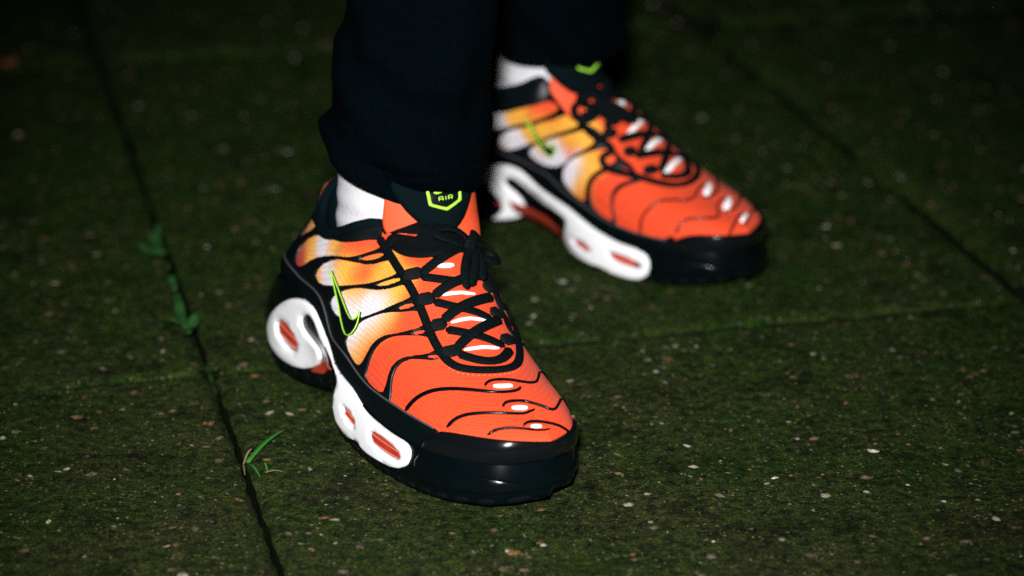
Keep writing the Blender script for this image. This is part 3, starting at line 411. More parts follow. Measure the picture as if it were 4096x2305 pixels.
 'colour': [(0.2158,0.4214,(0.35,0.012,0.008)),(0.1935,0.6292,(0.35,0.012,0.008)),(0.1659,0.7058,(0.35,0.012,0.008)),(0.2078,0.5242,(0.35,0.012,0.008)),(0.0872,0.5902,(0.35,0.012,0.008)),(0.0772,0.717,(0.35,0.012,0.008)),(0.0811,0.6289,(0.35,0.012,0.008)),(0.2207,0.7152,(0.92,0.46,0.05)),(0.1891,0.7797,(0.92,0.46,0.05)),(0.2542,0.6691,(0.92,0.46,0.05)),(0.188,0.8339,(0.92,0.46,0.05)),(0.3228,0.8449,(0.92,0.46,0.05)),(0.3244,0.9147,(0.92,0.46,0.05)),(0.3366,0.8015,(0.92,0.46,0.05)),(0.1861,0.97,(0.92,0.46,0.05)),(0.1134,0.8282,(0.92,0.46,0.05)),(0.3066,0.4812,(0.92,0.46,0.05)),(0.3057,0.5787,(0.92,0.46,0.05)),(0.3245,0.4511,(0.92,0.46,0.05)),(0.3937,0.6159,(0.92,0.46,0.05)),(0.3884,0.6874,(0.92,0.46,0.05)),(0.4123,0.5368,(0.92,0.46,0.05)),(0.4197,0.6376,(0.92,0.46,0.05)),(0.5022,0.603,(0.92,0.46,0.05)),(0.5276,0.6491,(0.92,0.46,0.05)),(0.5498,0.6552,(0.92,0.46,0.05)),(0.5295,0.5906,(0.92,0.46,0.05)),(0.5104,0.5523,(0.92,0.46,0.05)),(0.549,0.5875,(0.92,0.46,0.05)),(0.4495,0.4486,(0.92,0.46,0.05)),(0.4822,0.4619,(0.92,0.46,0.05)),(0.5511,0.536,(0.92,0.46,0.05)),(0.5839,0.6024,(0.92,0.46,0.05)),(0.5931,0.6501,(0.92,0.46,0.05)),(0.6009,0.5879,(0.92,0.46,0.05)),(0.5226,0.1929,(0.92,0.46,0.05)),(0.5532,0.2794,(0.92,0.46,0.05)),(0.579,0.3992,(0.92,0.46,0.05)),(0.5941,0.462,(0.92,0.46,0.05)),(0.5374,0.183,(0.92,0.46,0.05)),(0.5415,0.2251,(0.92,0.46,0.05)),(0.5649,0.3266,(0.92,0.46,0.05)),(0.5939,0.4471,(0.92,0.46,0.05)),(0.5437,0.2423,(0.92,0.46,0.05)),(0.5736,0.3598,(0.92,0.46,0.05)),(0.602,0.5047,(0.92,0.46,0.05)),(0.3374,0.871,(0.92,0.46,0.05)),(0.3886,0.6519,(0.92,0.46,0.05)),(0.4027,0.5811,(0.92,0.46,0.05)),(0.2658,0.8673,(0.84,0.87,0.97)),(0.264,0.9307,(0.84,0.87,0.97)),(0.2858,0.7876,(0.84,0.87,0.97)),(0.3435,0.6102,(0.84,0.87,0.97)),(0.3315,0.6968,(0.84,0.87,0.97)),(0.3685,0.5262,(0.84,0.87,0.97)),(0.3769,0.5808,(0.84,0.87,0.97)),(0.4152,0.3688,(0.84,0.87,0.97)),(0.4002,0.3978,(0.84,0.87,0.97)),(0.4335,0.326,(0.84,0.87,0.97)),(0.4899,0.3803,(0.84,0.87,0.97)),(0.5325,0.4197,(0.84,0.87,0.97)),(0.5439,0.469,(0.84,0.87,0.97)),(0.5607,0.5084,(0.84,0.87,0.97)),(0.4579,0.3726,(0.84,0.87,0.97)),(0.543,0.3656,(0.84,0.87,0.97)),(0.5257,0.2823,(0.84,0.87,0.97)),(0.5667,0.4262,(0.84,0.87,0.97)),(0.5135,0.2319,(0.84,0.87,0.97)),(0.4828,0.2889,(0.84,0.87,0.97)),(0.5206,0.2551,(0.84,0.87,0.97)),(0.5334,0.3193,(0.84,0.87,0.97)),(0.5556,0.3862,(0.84,0.87,0.97)),(0.5776,0.4501,(0.84,0.87,0.97)),(0.411,0.3554,(0.84,0.87,0.97)),(0.5151,0.4124,(0.84,0.87,0.97)),(0.5545,0.4499,(0.84,0.87,0.97)),(0.5589,0.4843,(0.84,0.87,0.97)),(0.5161,0.3798,(0.84,0.87,0.97)),(0.5286,0.4419,(0.84,0.87,0.97)),(0.3359,0.6522,(0.84,0.87,0.97)),(0.3429,0.5482,(0.84,0.87,0.97)),(0.2727,0.8324,(0.84,0.87,0.97)),(0.2783,0.8965,(0.84,0.87,0.97)),(0.4859,0.4222,(0.9,0.66,0.36)),(0.2273,0.9938,(0.9,0.66,0.36)),(0.5836,0.5252,(0.9,0.66,0.36)),(0.5637,0.3492,(0.9,0.66,0.36)),(0.5882,0.4742,(0.9,0.66,0.36)),(0.5414,0.2745,(0.9,0.66,0.36)),(0.0666,0.994,(0.8,0.2,0.028)),(0.3747,0.8075,(0.8,0.2,0.028)),(0.4315,0.5928,(0.8,0.2,0.028)),(0.479,0.5775,(0.8,0.2,0.028)),(0.4536,0.5362,(0.8,0.2,0.028)),(0.4586,0.6589,(0.8,0.2,0.028)),(0.6186,0.6705,(0.8,0.2,0.028)),(0.6089,0.4606,(0.8,0.2,0.028)),(0.579,0.3253,(0.8,0.2,0.028)),(0.5574,0.239,(0.8,0.2,0.028)),(0.0888,0.8805,(0.78,0.068,0.016)),(0.3886,0.8076,(0.78,0.068,0.016)),(0.4139,0.779,(0.78,0.068,0.016)),(0.4352,0.7653,(0.78,0.068,0.016)),(0.4605,0.7402,(0.78,0.068,0.016)),(0.4624,0.5578,(0.78,0.068,0.016)),(0.6273,0.6575,(0.78,0.068,0.016)),(0.6361,0.632,(0.78,0.068,0.016)),(0.6329,0.5592,(0.78,0.068,0.016)),(0.6256,0.4566,(0.78,0.068,0.016)),(0.672,0.652,(0.78,0.068,0.016)),(0.69,0.6848,(0.78,0.068,0.016)),(0.6997,0.6422,(0.78,0.068,0.016)),(0.6023,0.3369,(0.78,0.068,0.016)),(0.594,0.2745,(0.78,0.068,0.016)),(0.5863,0.1415,(0.78,0.068,0.016)),(0.6287,0.2454,(0.78,0.068,0.016)),(0.663,0.3928,(0.78,0.068,0.016)),(0.6924,0.5107,(0.78,0.068,0.016)),(0.7231,0.6017,(0.78,0.068,0.016)),(0.7331,0.3883,(0.78,0.068,0.016)),(0.794,0.5653,(0.78,0.068,0.016)),(0.8574,0.6413,(0.78,0.068,0.016)),(0.9062,0.5189,(0.78,0.068,0.016)),(0.864,0.3801,(0.78,0.068,0.016)),(0.9474,0.6859,(0.78,0.068,0.016)),(0.9969,1.3468,(0.78,0.068,0.016)),(0.8636,0.9528,(0.78,0.068,0.016)),(0.8903,1.1897,(0.78,0.068,0.016)),(0.8064,0.8312,(0.78,0.068,0.016)),(0.716,0.8866,(0.78,0.068,0.016)),(0.6559,0.7854,(0.78,0.068,0.016)),(0.7445,1.0183,(0.78,0.068,0.016)),(0.7384,1.2206,(0.78,0.068,0.016)),(0.6955,1.1513,(0.78,0.068,0.016)),(0.7986,1.107,(0.78,0.068,0.016)),(0.6717,0.2305,(0.78,0.068,0.016)),(0.7376,0.2167,(0.78,0.068,0.016)),(0.463,0.7889,(0.78,0.068,0.016)),(0.5529,0.7496,(0.78,0.068,0.016)),(0.5623,0.8985,(0.78,0.068,0.016)),(0.6341,0.9271,(0.78,0.068,0.016)),(0.6134,1.0508,(0.78,0.068,0.016)),(0.6264,1.1397,(0.78,0.068,0.016)),(0.5483,1.2704,(0.78,0.068,0.016)),(0.6607,0.8414,(0.78,0.068,0.016)),(0.6573,1.2204,(0.78,0.068,0.016)),(0.6374,0.7602,(0.78,0.068,0.016))],
 'colour_m': [(0.2928,1.3492,(0.84,0.87,0.97)),(0.289,1.435,(0.84,0.87,0.97)),(0.3324,1.721,(0.84,0.87,0.97)),(0.3629,1.6561,(0.84,0.87,0.97)),(0.326,1.636,(0.84,0.87,0.97)),(0.4339,1.8194,(0.84,0.87,0.97)),(0.4931,1.6893,(0.84,0.87,0.97)),(0.5321,1.6676,(0.84,0.87,0.97)),(0.5181,1.7332,(0.84,0.87,0.97)),(0.5548,1.7823,(0.84,0.87,0.97)),(0.5689,1.714,(0.84,0.87,0.97)),(0.5817,1.6593,(0.84,0.87,0.97)),(0.546,1.8575,(0.84,0.87,0.97)),(0.3361,1.3124,(0.92,0.46,0.05)),(0.3669,1.3095,(0.92,0.46,0.05)),(0.3168,1.8539,(0.92,0.46,0.05)),(0.4061,1.5676,(0.92,0.46,0.05)),(0.4644,1.5181,(0.92,0.46,0.05)),(0.5035,1.4703,(0.92,0.46,0.05)),(0.5561,1.3594,(0.92,0.46,0.05)),(0.5732,1.3547,(0.92,0.46,0.05)),(0.4587,1.6567,(0.92,0.46,0.05)),(0.5552,1.5162,(0.92,0.46,0.05)),(0.6032,1.3656,(0.92,0.46,0.05)),(0.6253,1.3589,(0.92,0.46,0.05)),(0.5999,1.7193,(0.92,0.46,0.05)),(0.5773,1.8781,(0.92,0.46,0.05)),(0.6179,1.6041,(0.92,0.46,0.05)),(0.6478,1.4782,(0.92,0.46,0.05)),(0.6053,1.787,(0.92,0.46,0.05)),(0.3952,1.3395,(0.8,0.2,0.028)),(0.5571,1.5983,(0.8,0.2,0.028)),(0.6102,1.8575,(0.8,0.2,0.028)),(0.4288,1.351,(0.78,0.068,0.016)),(0.4928,1.3454,(0.78,0.068,0.016)),(0.4878,1.4302,(0.78,0.068,0.016)),(0.6641,1.4067,(0.78,0.068,0.016)),(0.6861,1.3212,(0.78,0.068,0.016)),(0.609,1.8992,(0.78,0.068,0.016)),(0.6581,1.744,(0.78,0.068,0.016)),(0.7181,1.418,(0.78,0.068,0.016)),(0.733,1.3335,(0.78,0.068,0.016)),(0.7388,1.7581,(0.78,0.068,0.016)),(0.7869,1.7695,(0.78,0.068,0.016)),(0.827,1.7039,(0.78,0.068,0.016)),(0.8943,1.5545,(0.78,0.068,0.016)),(0.9646,1.3466,(0.78,0.068,0.016)),(0.793,1.4606,(0.78,0.068,0.016)),(0.8546,1.2221,(0.78,0.068,0.016)),(0.8406,1.563,(0.78,0.068,0.016)),(0.9847,0.6033,(0.78,0.068,0.016))],
}

# ------------------------------------------------------------------ sneaker construction
SC = .98
def wrapc(p):                                       # chart that runs round the toe: (s, v)
    s = np.asarray(p, float); u = np.where(s[..., 0] <= 1, s[..., 0], 2-s[..., 0]); V = np.where(s[..., 0] <= 1, s[..., 1], 2-s[..., 1])
    # keep a hair away from the chart seam so that both sides evaluate the same side of the crest
    return upper(u, V)
def charts(kind):
    if kind == 'U': return (lambda q: upper(q[..., 0], q[..., 1])), np.array([.30, .105])
    if kind == 'B': return wrapc, np.array([.30, .105])
    if kind == 'S': return (lambda q: sole(q[..., 0], q[..., 1])), np.array([.31, .045])
    if kind == 'T': return tongue_s, np.array([1., 1.])
def pn(kind, q):
    fn, sc = charts(kind); q = np.asarray(q, float); e = 1e-4
    P = fn(q)
    lo = q.copy(); hi = q.copy(); lo2 = q.copy(); hi2 = q.copy()
    lo[..., 0] -= e; hi[..., 0] += e; lo2[..., 1] -= e*3; hi2[..., 1] += e*3
    if kind == 'U': lo[..., 0] = np.clip(lo[..., 0], 0, 1); hi[..., 0] = np.clip(hi[..., 0], 0, 1)
    if kind == 'U': lo2[..., 1] = np.clip(lo2[..., 1], 0, 2); hi2[..., 1] = np.clip(hi2[..., 1], 0, 2)
    if kind == 'B': lo2[..., 1] = np.clip(lo2[..., 1], 0, 1); hi2[..., 1] = np.clip(hi2[..., 1], 0, 1)
    n = np.cross(fn(hi)-fn(lo), fn(hi2)-fn(lo2)); n /= np.maximum(np.linalg.norm(n, axis=-1, keepdims=True), 1e-12)
    if kind == 'T': ref = np.zeros_like(P); ref[..., 0] = 1; ref[..., 1] = -.2
    else:
        c = P.copy(); c[..., 0] = np.clip(c[..., 0], .06, .235); c[..., 1] = .004; c[..., 2] = .045 if kind != 'S' else P[..., 2]; ref = P-c
    n *= np.where((n*ref).sum(-1, keepdims=True) < 0, -1., 1.)
    return P, n
def inside(pts, loops):
    r = np.zeros(len(pts), bool)
    for L in loops:
        a = np.asarray(L); b = np.roll(a, -1, 0)
        for (x0, y0), (x1, y1) in zip(a, b):
            if y0 == y1: continue
            m = (y0 > pts[:, 1]) != (y1 > pts[:, 1]); r ^= m & (pts[:, 0] < (x1-x0)*(pts[:, 1]-y0)/(y1-y0)+x0)
    return r
def dist(pts, loops):
    d = np.full(len(pts), 1e9)
    for L in loops:
        a = np.asarray(L); b = np.roll(a, -1, 0); e = b-a; ll = np.maximum((e*e).sum(1), 1e-18)
        for k in range(0, len(pts), 2000):
            q = pts[k:k+2000, None]-a[None]; t = np.clip((q*e).sum(2)/ll, 0, 1); dd = np.linalg.norm(q-t[..., None]*e, axis=2).min(1); d[k:k+2000] = np.minimum(d[k:k+2000], dd)
    return d
def resample(L, step, closed=True, smooth=1):
    L = np.asarray(L, float)
    for _ in range(smooth):
        if closed: L = .25*np.roll(L, 1, 0)+.5*L+.25*np.roll(L, -1, 0)
        else: L = np.r_[L[:1], .25*L[:-2]+.5*L[1:-1]+.25*L[2:], L[-1:]]
    Q = np.r_[L, L[:1]] if closed else L
    d = np.r_[0, np.cumsum(np.linalg.norm(np.diff(Q, axis=0), axis=1))]; n = max(8 if closed else 2, int(d[-1]/step)); t = np.linspace(0, d[-1], n+1)
    R = np.stack([np.interp(t, d, Q[:, k]) for k in range(Q.shape[1])], 1)
    return R[:-1] if closed else R
def patch(kind, outline, holes=(), base=-.0003, h=.001, res=.0035, bev=.0010, smooth=1):
    """a raised sheet lying on a shoe surface: outline and holes in chart coordinates"""
    _, sc = charts(kind)
    loops = [resample(np.asarray(L)*sc, res*.6, smooth=smooth) for L in [outline, *holes]]
    allp = np.concatenate(loops); lo, hi = allp.min(0), allp.max(0)
    gx, gy = np.meshgrid(np.arange(lo[0], hi[0], res), np.arange(lo[1], hi[1], res)); G = np.stack([gx.ravel(), gy.ravel()], 1); G[:, 0] += np.where((np.arange(len(G))//gx.shape[1]) % 2, res/2, 0)
    ins = []
    for L in loops:
        tg = np.roll(L, -1, 0)-np.roll(L, 1, 0); nn = np.stack([-tg[:, 1], tg[:, 0]], 1); nn /= np.maximum(np.linalg.norm(nn, axis=1, keepdims=True), 1e-12)
        for f in (.35, 1.0): ins += [L+nn*bev*f, L-nn*bev*f]
    I = np.concatenate(ins); I = I[inside(I, loops)]; dI = dist(I, loops); I = I[dI > bev*.3]
    G = G[inside(G, loops)]; G = G[dist(G, loops) > bev*1.6]
    pts = np.r_[allp, I, G]
    edges = []; k = 0
    for L in loops: edges += [(k+i, k+(i+1) % len(L)) for i in range(len(L))]; k += len(L)
    V2, _, F2, *_ = delaunay_2d_cdt([Vector(p) for p in pts], edges, [], 0, 1e-7)
    V2 = np.array([tuple(v) for v in V2]); F2 = np.array(F2)
    cen = V2[F2].mean(1); F2 = F2[inside(cen, loops)]
    d = dist(V2, loops); hh = base+(h-base)*np.sqrt(np.clip(1-(1-np.clip(d/bev, 0, 1))**2, 0, 1))
    P, n = pn(kind, V2/sc)
    X = P+n*hh[:, None]
    A, B, C = X[F2[:, 0]], X[F2[:, 1]], X[F2[:, 2]]; fn_ = np.cross(B-A, C-A); bad = (fn_*n[F2[:, 0]]).sum(1) < 0
    F2[bad] = F2[bad][:, ::-1]
    return X, F2
def sweep(P, N, a, b, seg=10, round_ends=True, flat=0.):
    """tube of elliptical section along P; a across the surface, b along the surface normal"""
    P = np.asarray(P); N = np.asarray(N); T = np.gradient(P, axis=0); T /= np.maximum(np.linalg.norm(T, axis=1, keepdims=True), 1e-9)
    S = np.cross(T, N); S /= np.maximum(np.linalg.norm(S, axis=1, keepdims=True), 1e-9); N2 = np.cross(S, T)
    n = len(P); a = np.broadcast_to(a, (n,)).astype(float).copy(); b = np.broadcast_to(b, (n,)).astype(float).copy()
    if round_ends: a[[0, -1]] *= .35; b[[0, -1]] *= .35
    th = np.linspace(0, 2*np.pi, seg, endpoint=False); c, s = np.cos(th), np.sin(th); c = np.sign(c)*np.abs(c)**(.7 if flat else 1)
    V = (P[:, None]+S[:, None]*(a[:, None]*c)[..., None]+N2[:, None]*(b[:, None]*s)[..., None]).reshape(-1, 3)
    F = [(i*seg+j, i*seg+(j+1) % seg, (i+1)*seg+(j+1) % seg, (i+1)*seg+j) for i in range(n-1) for j in range(seg)]
    F += [tuple(range(seg))[::-1], tuple((n-1)*seg+j for j in range(seg))]
    return V, F
def smooth3(P, it=2):
    P = np.asarray(P, float)
    for _ in range(it): P = np.r_[P[:1], .25*P[:-2]+.5*P[1:-1]+.25*P[2:], P[-1:]]
    return P
def on_surf(uv, lift, step=.002, it=2, kind='U'):
    uv = np.asarray(uv, float); o_ = [uv[:1]]
    for a_, b_ in zip(uv[:-1], uv[1:]):
        k_ = max(1, int(np.abs((b_-a_)*[100, 40]).max())) if abs(b_[1]-a_[1]) < .6 else 1
        o_.append(a_+(b_-a_)*(np.arange(1, k_+1)/k_)[:, None])
    uv = np.concatenate(o_)
    P, n = pn(kind, uv); lift = np.interp(np.linspace(0, 1, len(P)), np.linspace(0, 1, len(np.atleast_1d(lift))), np.atleast_1d(lift))
    Q = smooth3(np.c_[P+n*lift[:, None], n], it); Q = resample(Q, step, False, 0) if False else Q
    d = np.r_[0, np.cumsum(np.linalg.norm(np.diff(Q[:, :3], axis=0), axis=1))]; t = np.linspace(0, d[-1], max(4, int(d[-1]/step)))
    Q = np.stack([np.interp(t, d, Q[:, k]) for k in range(6)], 1); Q[:, :3] = smooth3(Q[:, :3], it); Q[:, 3:] /= np.linalg.norm(Q[:, 3:], axis=1, keepdims=True)
    return Q[:, :3], Q[:, 3:]
def tongue_s(q):
    """tongue front: q = (arc across in m about the centre, height in m)"""
    a = np.asarray(q)[..., 0]; h = np.asarray(q)[..., 1]
    R = .034; th = a/R
    y = .0205+R*np.sin(th)*1.02; x = .1535-R*(1-np.cos(th))*.95 - .0022*(h/.01) - 6*np.maximum(h-.03, 0)**2
    x = x + .25*np.maximum(.0-h, 0)
    return np.stack([x, y, .118+h], -1)
def mirror_uv(L, kind='U'):
    L = np.asarray(L, float).copy()
    if kind == 'U': L[:, 1] = 2-L[:, 1]
    else: L[:, 0] = 2-L[:, 0]
    return L
def toB(L):
    L = np.asarray(L, float).copy(); m = L[:, 1] > 1; L[m] = np.stack([2-L[m, 0], 2-L[m, 1]], 1); return L
DYE = np.array([(u, v, *c) for u, v, c in K['colour']])
DYP = upper(DYE[:, 0], DYE[:, 1])
DYM = np.array([(u, v, *c) for u, v, c in K['colour_m']]+[(u, v, *c) for u, v, c in K['colour'] if v > .8 and u > .5 or v > 1]+[(u, 2-v, *c) for u, v, c in K['colour'] if u < .3]); DYMP = upper(DYM[:, 0], DYM[:, 1])
def dye(u, v):
    P = upper(u, v); out = np.zeros(P.shape)
    for m, D, Q in ((v <= 1, DYE, DYP), (v > 1, DYM, DYMP)):
        d2 = ((P[m][:, None, :]-Q)**2).sum(-1); w = np.exp(-d2/(2*.0047**2))+1e-9/(d2+1e-6)**1.5*1e-6
        out[m] = (w[..., None]*D[:, 2:]).sum(-2)/w.sum(-1)[..., None]
    return out

def build_shoe(root, mir, tdx=0.):
    tdv = np.array([tdx, 0, 0])
    def add_(name, X, F, mat, parent=root, smooth=True):
        X = np.asarray(X, float)*SC
        F = [tuple(f) for f in F]
        if mir: X = X*np.array([1, -1, 1]); F = [f[::-1] for f in F]
        me = mesh(name, X, F, smooth); return link(name, me, M[mat], parent)
    add = add_
    # ---- sole body
    ss = np.linspace(0, 2, 221)[:-1]; ws = np.linspace(0, 1, 15)
    S, W = np.meshgrid(ss, ws, indexing='ij'); P = sole(S, W); n1, n2 = S.shape
    X = P.reshape(-1, 3); F = [((i+1) % n1*n2+j, (i+1) % n1*n2+j+1, i*n2+j+1, i*n2+j) for i in range(n1) for j in range(n2-1)]
    rings = []
    Xl = [X]
    top = P[:, -1].copy(); cx = np.array([.14, 0, 0])
    for f in (.93, .8):
        r = top.copy(); r[:, 1] = r[:, 1]*f; r[:, 0] = .15+(r[:, 0]-.15)*(.5+.5*f); rings.append(r)
    bot = P[:, 0].copy(); r = bot.copy(); r[:, 1] *= .8; r[:, 0] = .15+(r[:, 0]-.15)*.95; r[:, 2] = np.maximum(r[:, 2]+.001, 0.001)
    k = len(X); X = np.r_[X, rings[0], rings[1], r]
    prev = [i*n2+n2-1 for i in range(n1)]
    for q in range(2):
        cur = [k+q*n1+i for i in range(n1)]; F += [(prev[(i+1) % n1], cur[(i+1) % n1], cur[i], prev[i]) for i in range(n1)]; prev = cur
    cur = [k+2*n1+i for i in range(n1)]; b0 = [i*n2 for i in range(n1)]; F += [(b0[i], cur[i], cur[(i+1) % n1], b0[(i+1) % n1]) for i in range(n1)]
    # bottom closed across by strips between the two sides
    h2 = n1//2; F += [(cur[i], cur[(n1-i) % n1], cur[(n1-i-1) % n1], cur[i+1]) for i in range(1, h2)]
    mid = add('midsole', X, F, 'black_rubber')
    # ---- outsole: tread lugs round the edge
    for k, s in enumerate(np.r_[np.arange(.03, .36, .036), np.arange(.47, 1.52, .036), np.arange(1.64, 1.98, .036)]):
        hw = .0150
        q = [(s-hw, .0), (s+hw, .0), (s+hw, .13), (s+hw*.7, .19), (s-hw*.7, .19), (s-hw, .13)]
        X, F = patch('S', q, base=-.001, h=.0006, res=.004, bev=.0006); X[:, 2] -= .0006; add('tread_lug', X, F, 'outsole_rubber')
    # red plate bridging the arch
    xs = np.linspace(.070, .150, 12); V = []; F = []
    for x in xs:
        k = (x-.07)/.08; zb = .004+.010*math.sin(math.pi*k)**.8
        for y, z in ((-.0365+.003*math.sin(math.pi*k), zb+.009), (-.034, zb), (0, zb-.001), (.030, zb), (.033, zb+.009)): V.append((x, y, z))
    F = [(i*5+j, i*5+j+1, (i+1)*5+j+1, (i+1)*5+j) for i in range(11) for j in range(4)]
    add('shank_plate', V, F, 'red_plate')
    for q in (K['plate'],):
        X, F = patch('S', q, base=-.0006, h=.0012, res=.003, bev=.0012, smooth=1); add('arch_insert', X, F, 'red_plate')
    # ---- white midsole panels with air windows
    for L, wins in ((K['white'], ('win_heel', 'win_mid', 'win_fore')), (K['white_m'], ('win_heel', 'win_mid_m', 'win_fore_m'))):
        hs = []
        for w in wins:
            q = np.asarray(K[w]);
            if L is K['white_m'] and w == 'win_heel': q = mirror_uv(q, 'S')
            q = np.asarray(q, float); cq = q.mean(0); hs.append(cq+(q-cq)*(1.6 if w[-2:] == '_m' else 1.36 if w != 'win_heel' else 1.30))
        inn = [h for h in hs if not (L is K['white_m'] and h[0, 0] > 1.73)]
        X, F = patch('S', L, inn, base=-.0008, h=.0024, res=.0035, bev=.0009, smooth=1); pnl = add('midsole_panel', X, F, 'white_foam')
        for q in inn:
            c = q.mean(0); X, F = patch('S', c+(q-c)*1.12, base=-.001, h=.0010, res=.0025, bev=.003, smooth=2); win = add('air_window', X, F, 'red_plastic', pnl)
            # rounded ribs of the air unit
            d = q-c; sc2 = np.array([.31, .045]); u_, s_, vt = np.linalg.svd(d*sc2); ax = vt[0]; ex = np.abs((d*sc2)@ax).max(); ey = np.abs((d*sc2)@vt[1]).max()
            for o in (-.35, .35):
                tt = np.linspace(-.7, .7, 12)[:, None]; line = (tt*ax*ex+o*vt[1]*ey)/sc2+c; P_, N_ = pn('S', line); X, F = sweep(P_+N_*.0011, N_, .0004, .0004, 6); add('air_rib', X, F, 'red_rib', pnl)
    # toe bumper strip
    ft = toB(K['front_top']) if False else np.asarray(K['front_top'])
    tp = [(s, w) for s, w in ft] + [(2-s+.03, w) for s, w in ft[::-1]]
    lo = [(s, .24) for s in np.linspace(2-ft[0][0]+.03, ft[0][0], 40)]
    X, F = patch('S', tp+lo, base=-.0006, h=.0012, res=.004, bev=.0018, smooth=2); add('toe_bumper', X, F, 'black_rubber')
    # ---- upper fabric
    us = np.linspace(0, 1, 190); vs_ = np.linspace(0, 1, 62)
    V = []; F = []; C = []
    for side in (0, 1):
        U, W = np.meshgrid(us, vs_ if side == 0 else 2-vs_, indexing='ij'); W2 = W if side == 0 else np.maximum(W, 1.0000001)
        k = len(V); P = upper(U, W2).reshape(-1, 3); V += list(P); C += list(dye(U.ravel(), W2.ravel())); m = len(vs_)
        for i in range(len(us)-1):
            for j in range(m-1):
                f = (k+i*m+j, k+(i+1)*m+j, k+(i+1)*m+j+1, k+i*m+j+1); F.append(f if side == 0 else f[::-1])
    o = add('upper_mesh', V, F, 'fade_fabric'); ca = o.data.color_attributes.new("Dye", 'FLOAT_COLOR', 'POINT')
    ca.data.foreach_set("color", np.c_[np.array(C), np.ones(len(C))].ravel())
    # ---- cage overlay, both sides
    for side in (0, 1):
        if side == 0:
            r = np.asarray(K['cage_r']); holes = [K[w] for w in ('W0', 'W1', 'W1b', 'W2', 'W2b', 'W3', 'W3b', 'W4', 'W4b', 'W5', 'W5b')]+[[(.006, .56), (.03, .55), (.052, .57), (.056, .75), (.006, .74)], [(.006, .78), (.03, .785), (.057, .79), (.060, .95), (.006, .955)]]
        else:
            r = mirror_uv(K['cage_rm']); holes = [(lambda q: q.mean(0)+(q-q.mean(0))*np.array([.95, .86]))(mirror_uv(K[w])) for w in ('W1m', 'W2m', 'W3m', 'W4m', 'W5m')]+[np.asarray(K['W0'])]
        ue = r[-1][0]; u0 = r[0][0]
        out = [tuple(p) for p in r] + [(u, .004) for u in np.linspace(ue, .001, 60)] + [(.001, v) for v in np.linspace(.03, .97, 20)] + [(u, .985) for u in np.linspace(.002, min(u0-.005, .45), 40)]
        if side: out = mirror_uv(out); holes = [mirror_uv(h) for h in holes]
        X, F = patch('U', out, holes, base=-.0004, h=.0013, res=.0035, bev=.0011, smooth=1); cg = add('cage_overlay', X, F, 'black_synthetic')
    # ---- mudguard band with piping
    for side in (0, 1):
        f = np.asarray(K['fox_top'] if side == 0 else mirror_uv(K['fox_top_m']))
        if side == 1: f = np.r_[[(u, .34) for u in (.12, .2)], f[f[:, 0] > .33]]; f[:, 1] = np.maximum(f[:, 1], .10)
        st = f[0]; cs = np.asarray(K['cap_seam'] if side == 0 else mirror_uv(K['cap_seam_m']))
        top = [(u, st[1]+.04*math.sin(u*14)) for u in np.linspace(.001, st[0]-.02, 12)] + [tuple(p) for p in f]
        ue = .875; out = top + [(.862, .20), (.872, .14), (ue, .06), (ue, .002)] + [(u, .002) for u in np.linspace(ue-.01, .001, 60)]
        if side: out = mirror_uv(out); top = mirror_uv(top)
        X, F = patch('U', out, base=-.0003, h=.0019, res=.0035, bev=.0014, smooth=1); mg = add('mudguard', X, F, 'black_suede')
        P_, N_ = on_surf(top, .0019); X, F = sweep(P_, N_, .0006, .0006, 6); add('piping', X, F, 'grey_piping', mg)
    # ---- glossy toe cap
    ct = toB(K['cap_top']); ct[:, 1] *= .955; ct = ct[ct[:, 0] <= 1.005]; cm = toB(K['cap_top_m']); cm = cm[(cm[:, 0] >= 1.0)]; cm = cm[np.argsort(cm[:, 0])]
    la = ct[-1][1]; lb = cm[0][1]; bl = np.array([min(1, (p[0]-1)/.08) for p in cm]); cm[:, 1] = la*(1-bl)+cm[:, 1]*.92*bl
    top = smooth3([tuple(p) for p in ct] + [tuple(p) for p in cm], 5).tolist()
    s0 = .812; s1 = 2-.815; out = top + [(cm[-1][0]+.02, .08), (s1, .002)] + [(s, .002) for s in np.linspace(s1-.01, s0+.01, 70)] + [(s0, .004), (.826, .06), (.836, .12)]
    X, F = patch('B', out, base=-.0003, h=.0023, res=.0032, bev=.0016, smooth=1); add('toe_cap', X, F, 'gloss_black')
    # ---- moulded lines on the vamp
    for nme, wd in (('s1a', .0006), ('s1b', .0007), ('s2a', .0006), ('s2b', .0009), ('s3a', .0006), ('s3b', .0011)):
        q = K[nme]
        if nme[-1] == 'a': q = [p for p in K[nme[:2]+'m'] if p[1] > q[0][1]+.14] + list(q)
        wd *= 1.45; P_, N_ = on_surf(toB(q) if nme[:2] == 's1' else q, .0005, it=2, kind='B' if nme[:2] == 's1' else 'U'); n = len(P_); a = wd*(1-.45*np.linspace(0, 1, n)) if nme[-1] == 'b' else np.full(n, wd); X, F = sweep(P_, N_, a, np.minimum(a, .0009), 8); add('moulded_line', X, F, 'black_rubber')
    for nme in ():
        P_, N_ = on_surf(K[nme], .0003, it=1); X, F = sweep(P_, N_, .0009, .0008, 8); add('moulded_line', X, F, 'black_rubber')
    for nme in ('tab1', 'tab2', 'tab3', 'tongue_tab1', 'tongue_tab2', 'tongue_tab3', 'tongue_tab4'):
        q = np.asarray(K[nme]); q = q.mean(0)+(q-q.mean(0))*(np.array([2.1, 1.2]) if mir else np.array([1.12, 1.0]))
        X, F = patch('U', q, base=-.0003, h=.0026 if mir else .0011, res=.0025, bev=.0006, smooth=1); add('reflective_tab', X, F, 'reflective')
    P_, N_ = on_surf(K['stitch'], .0003, step=.0006, it=2); V = []; F = []
    for i in range(0, len(P_)-4, 5):
        X, f = sweep(P_[i:i+4], N_[i:i+4], .00035, .0003, 5); F += [tuple(len(V)+k for k in q) for q in f]; V += list(X)
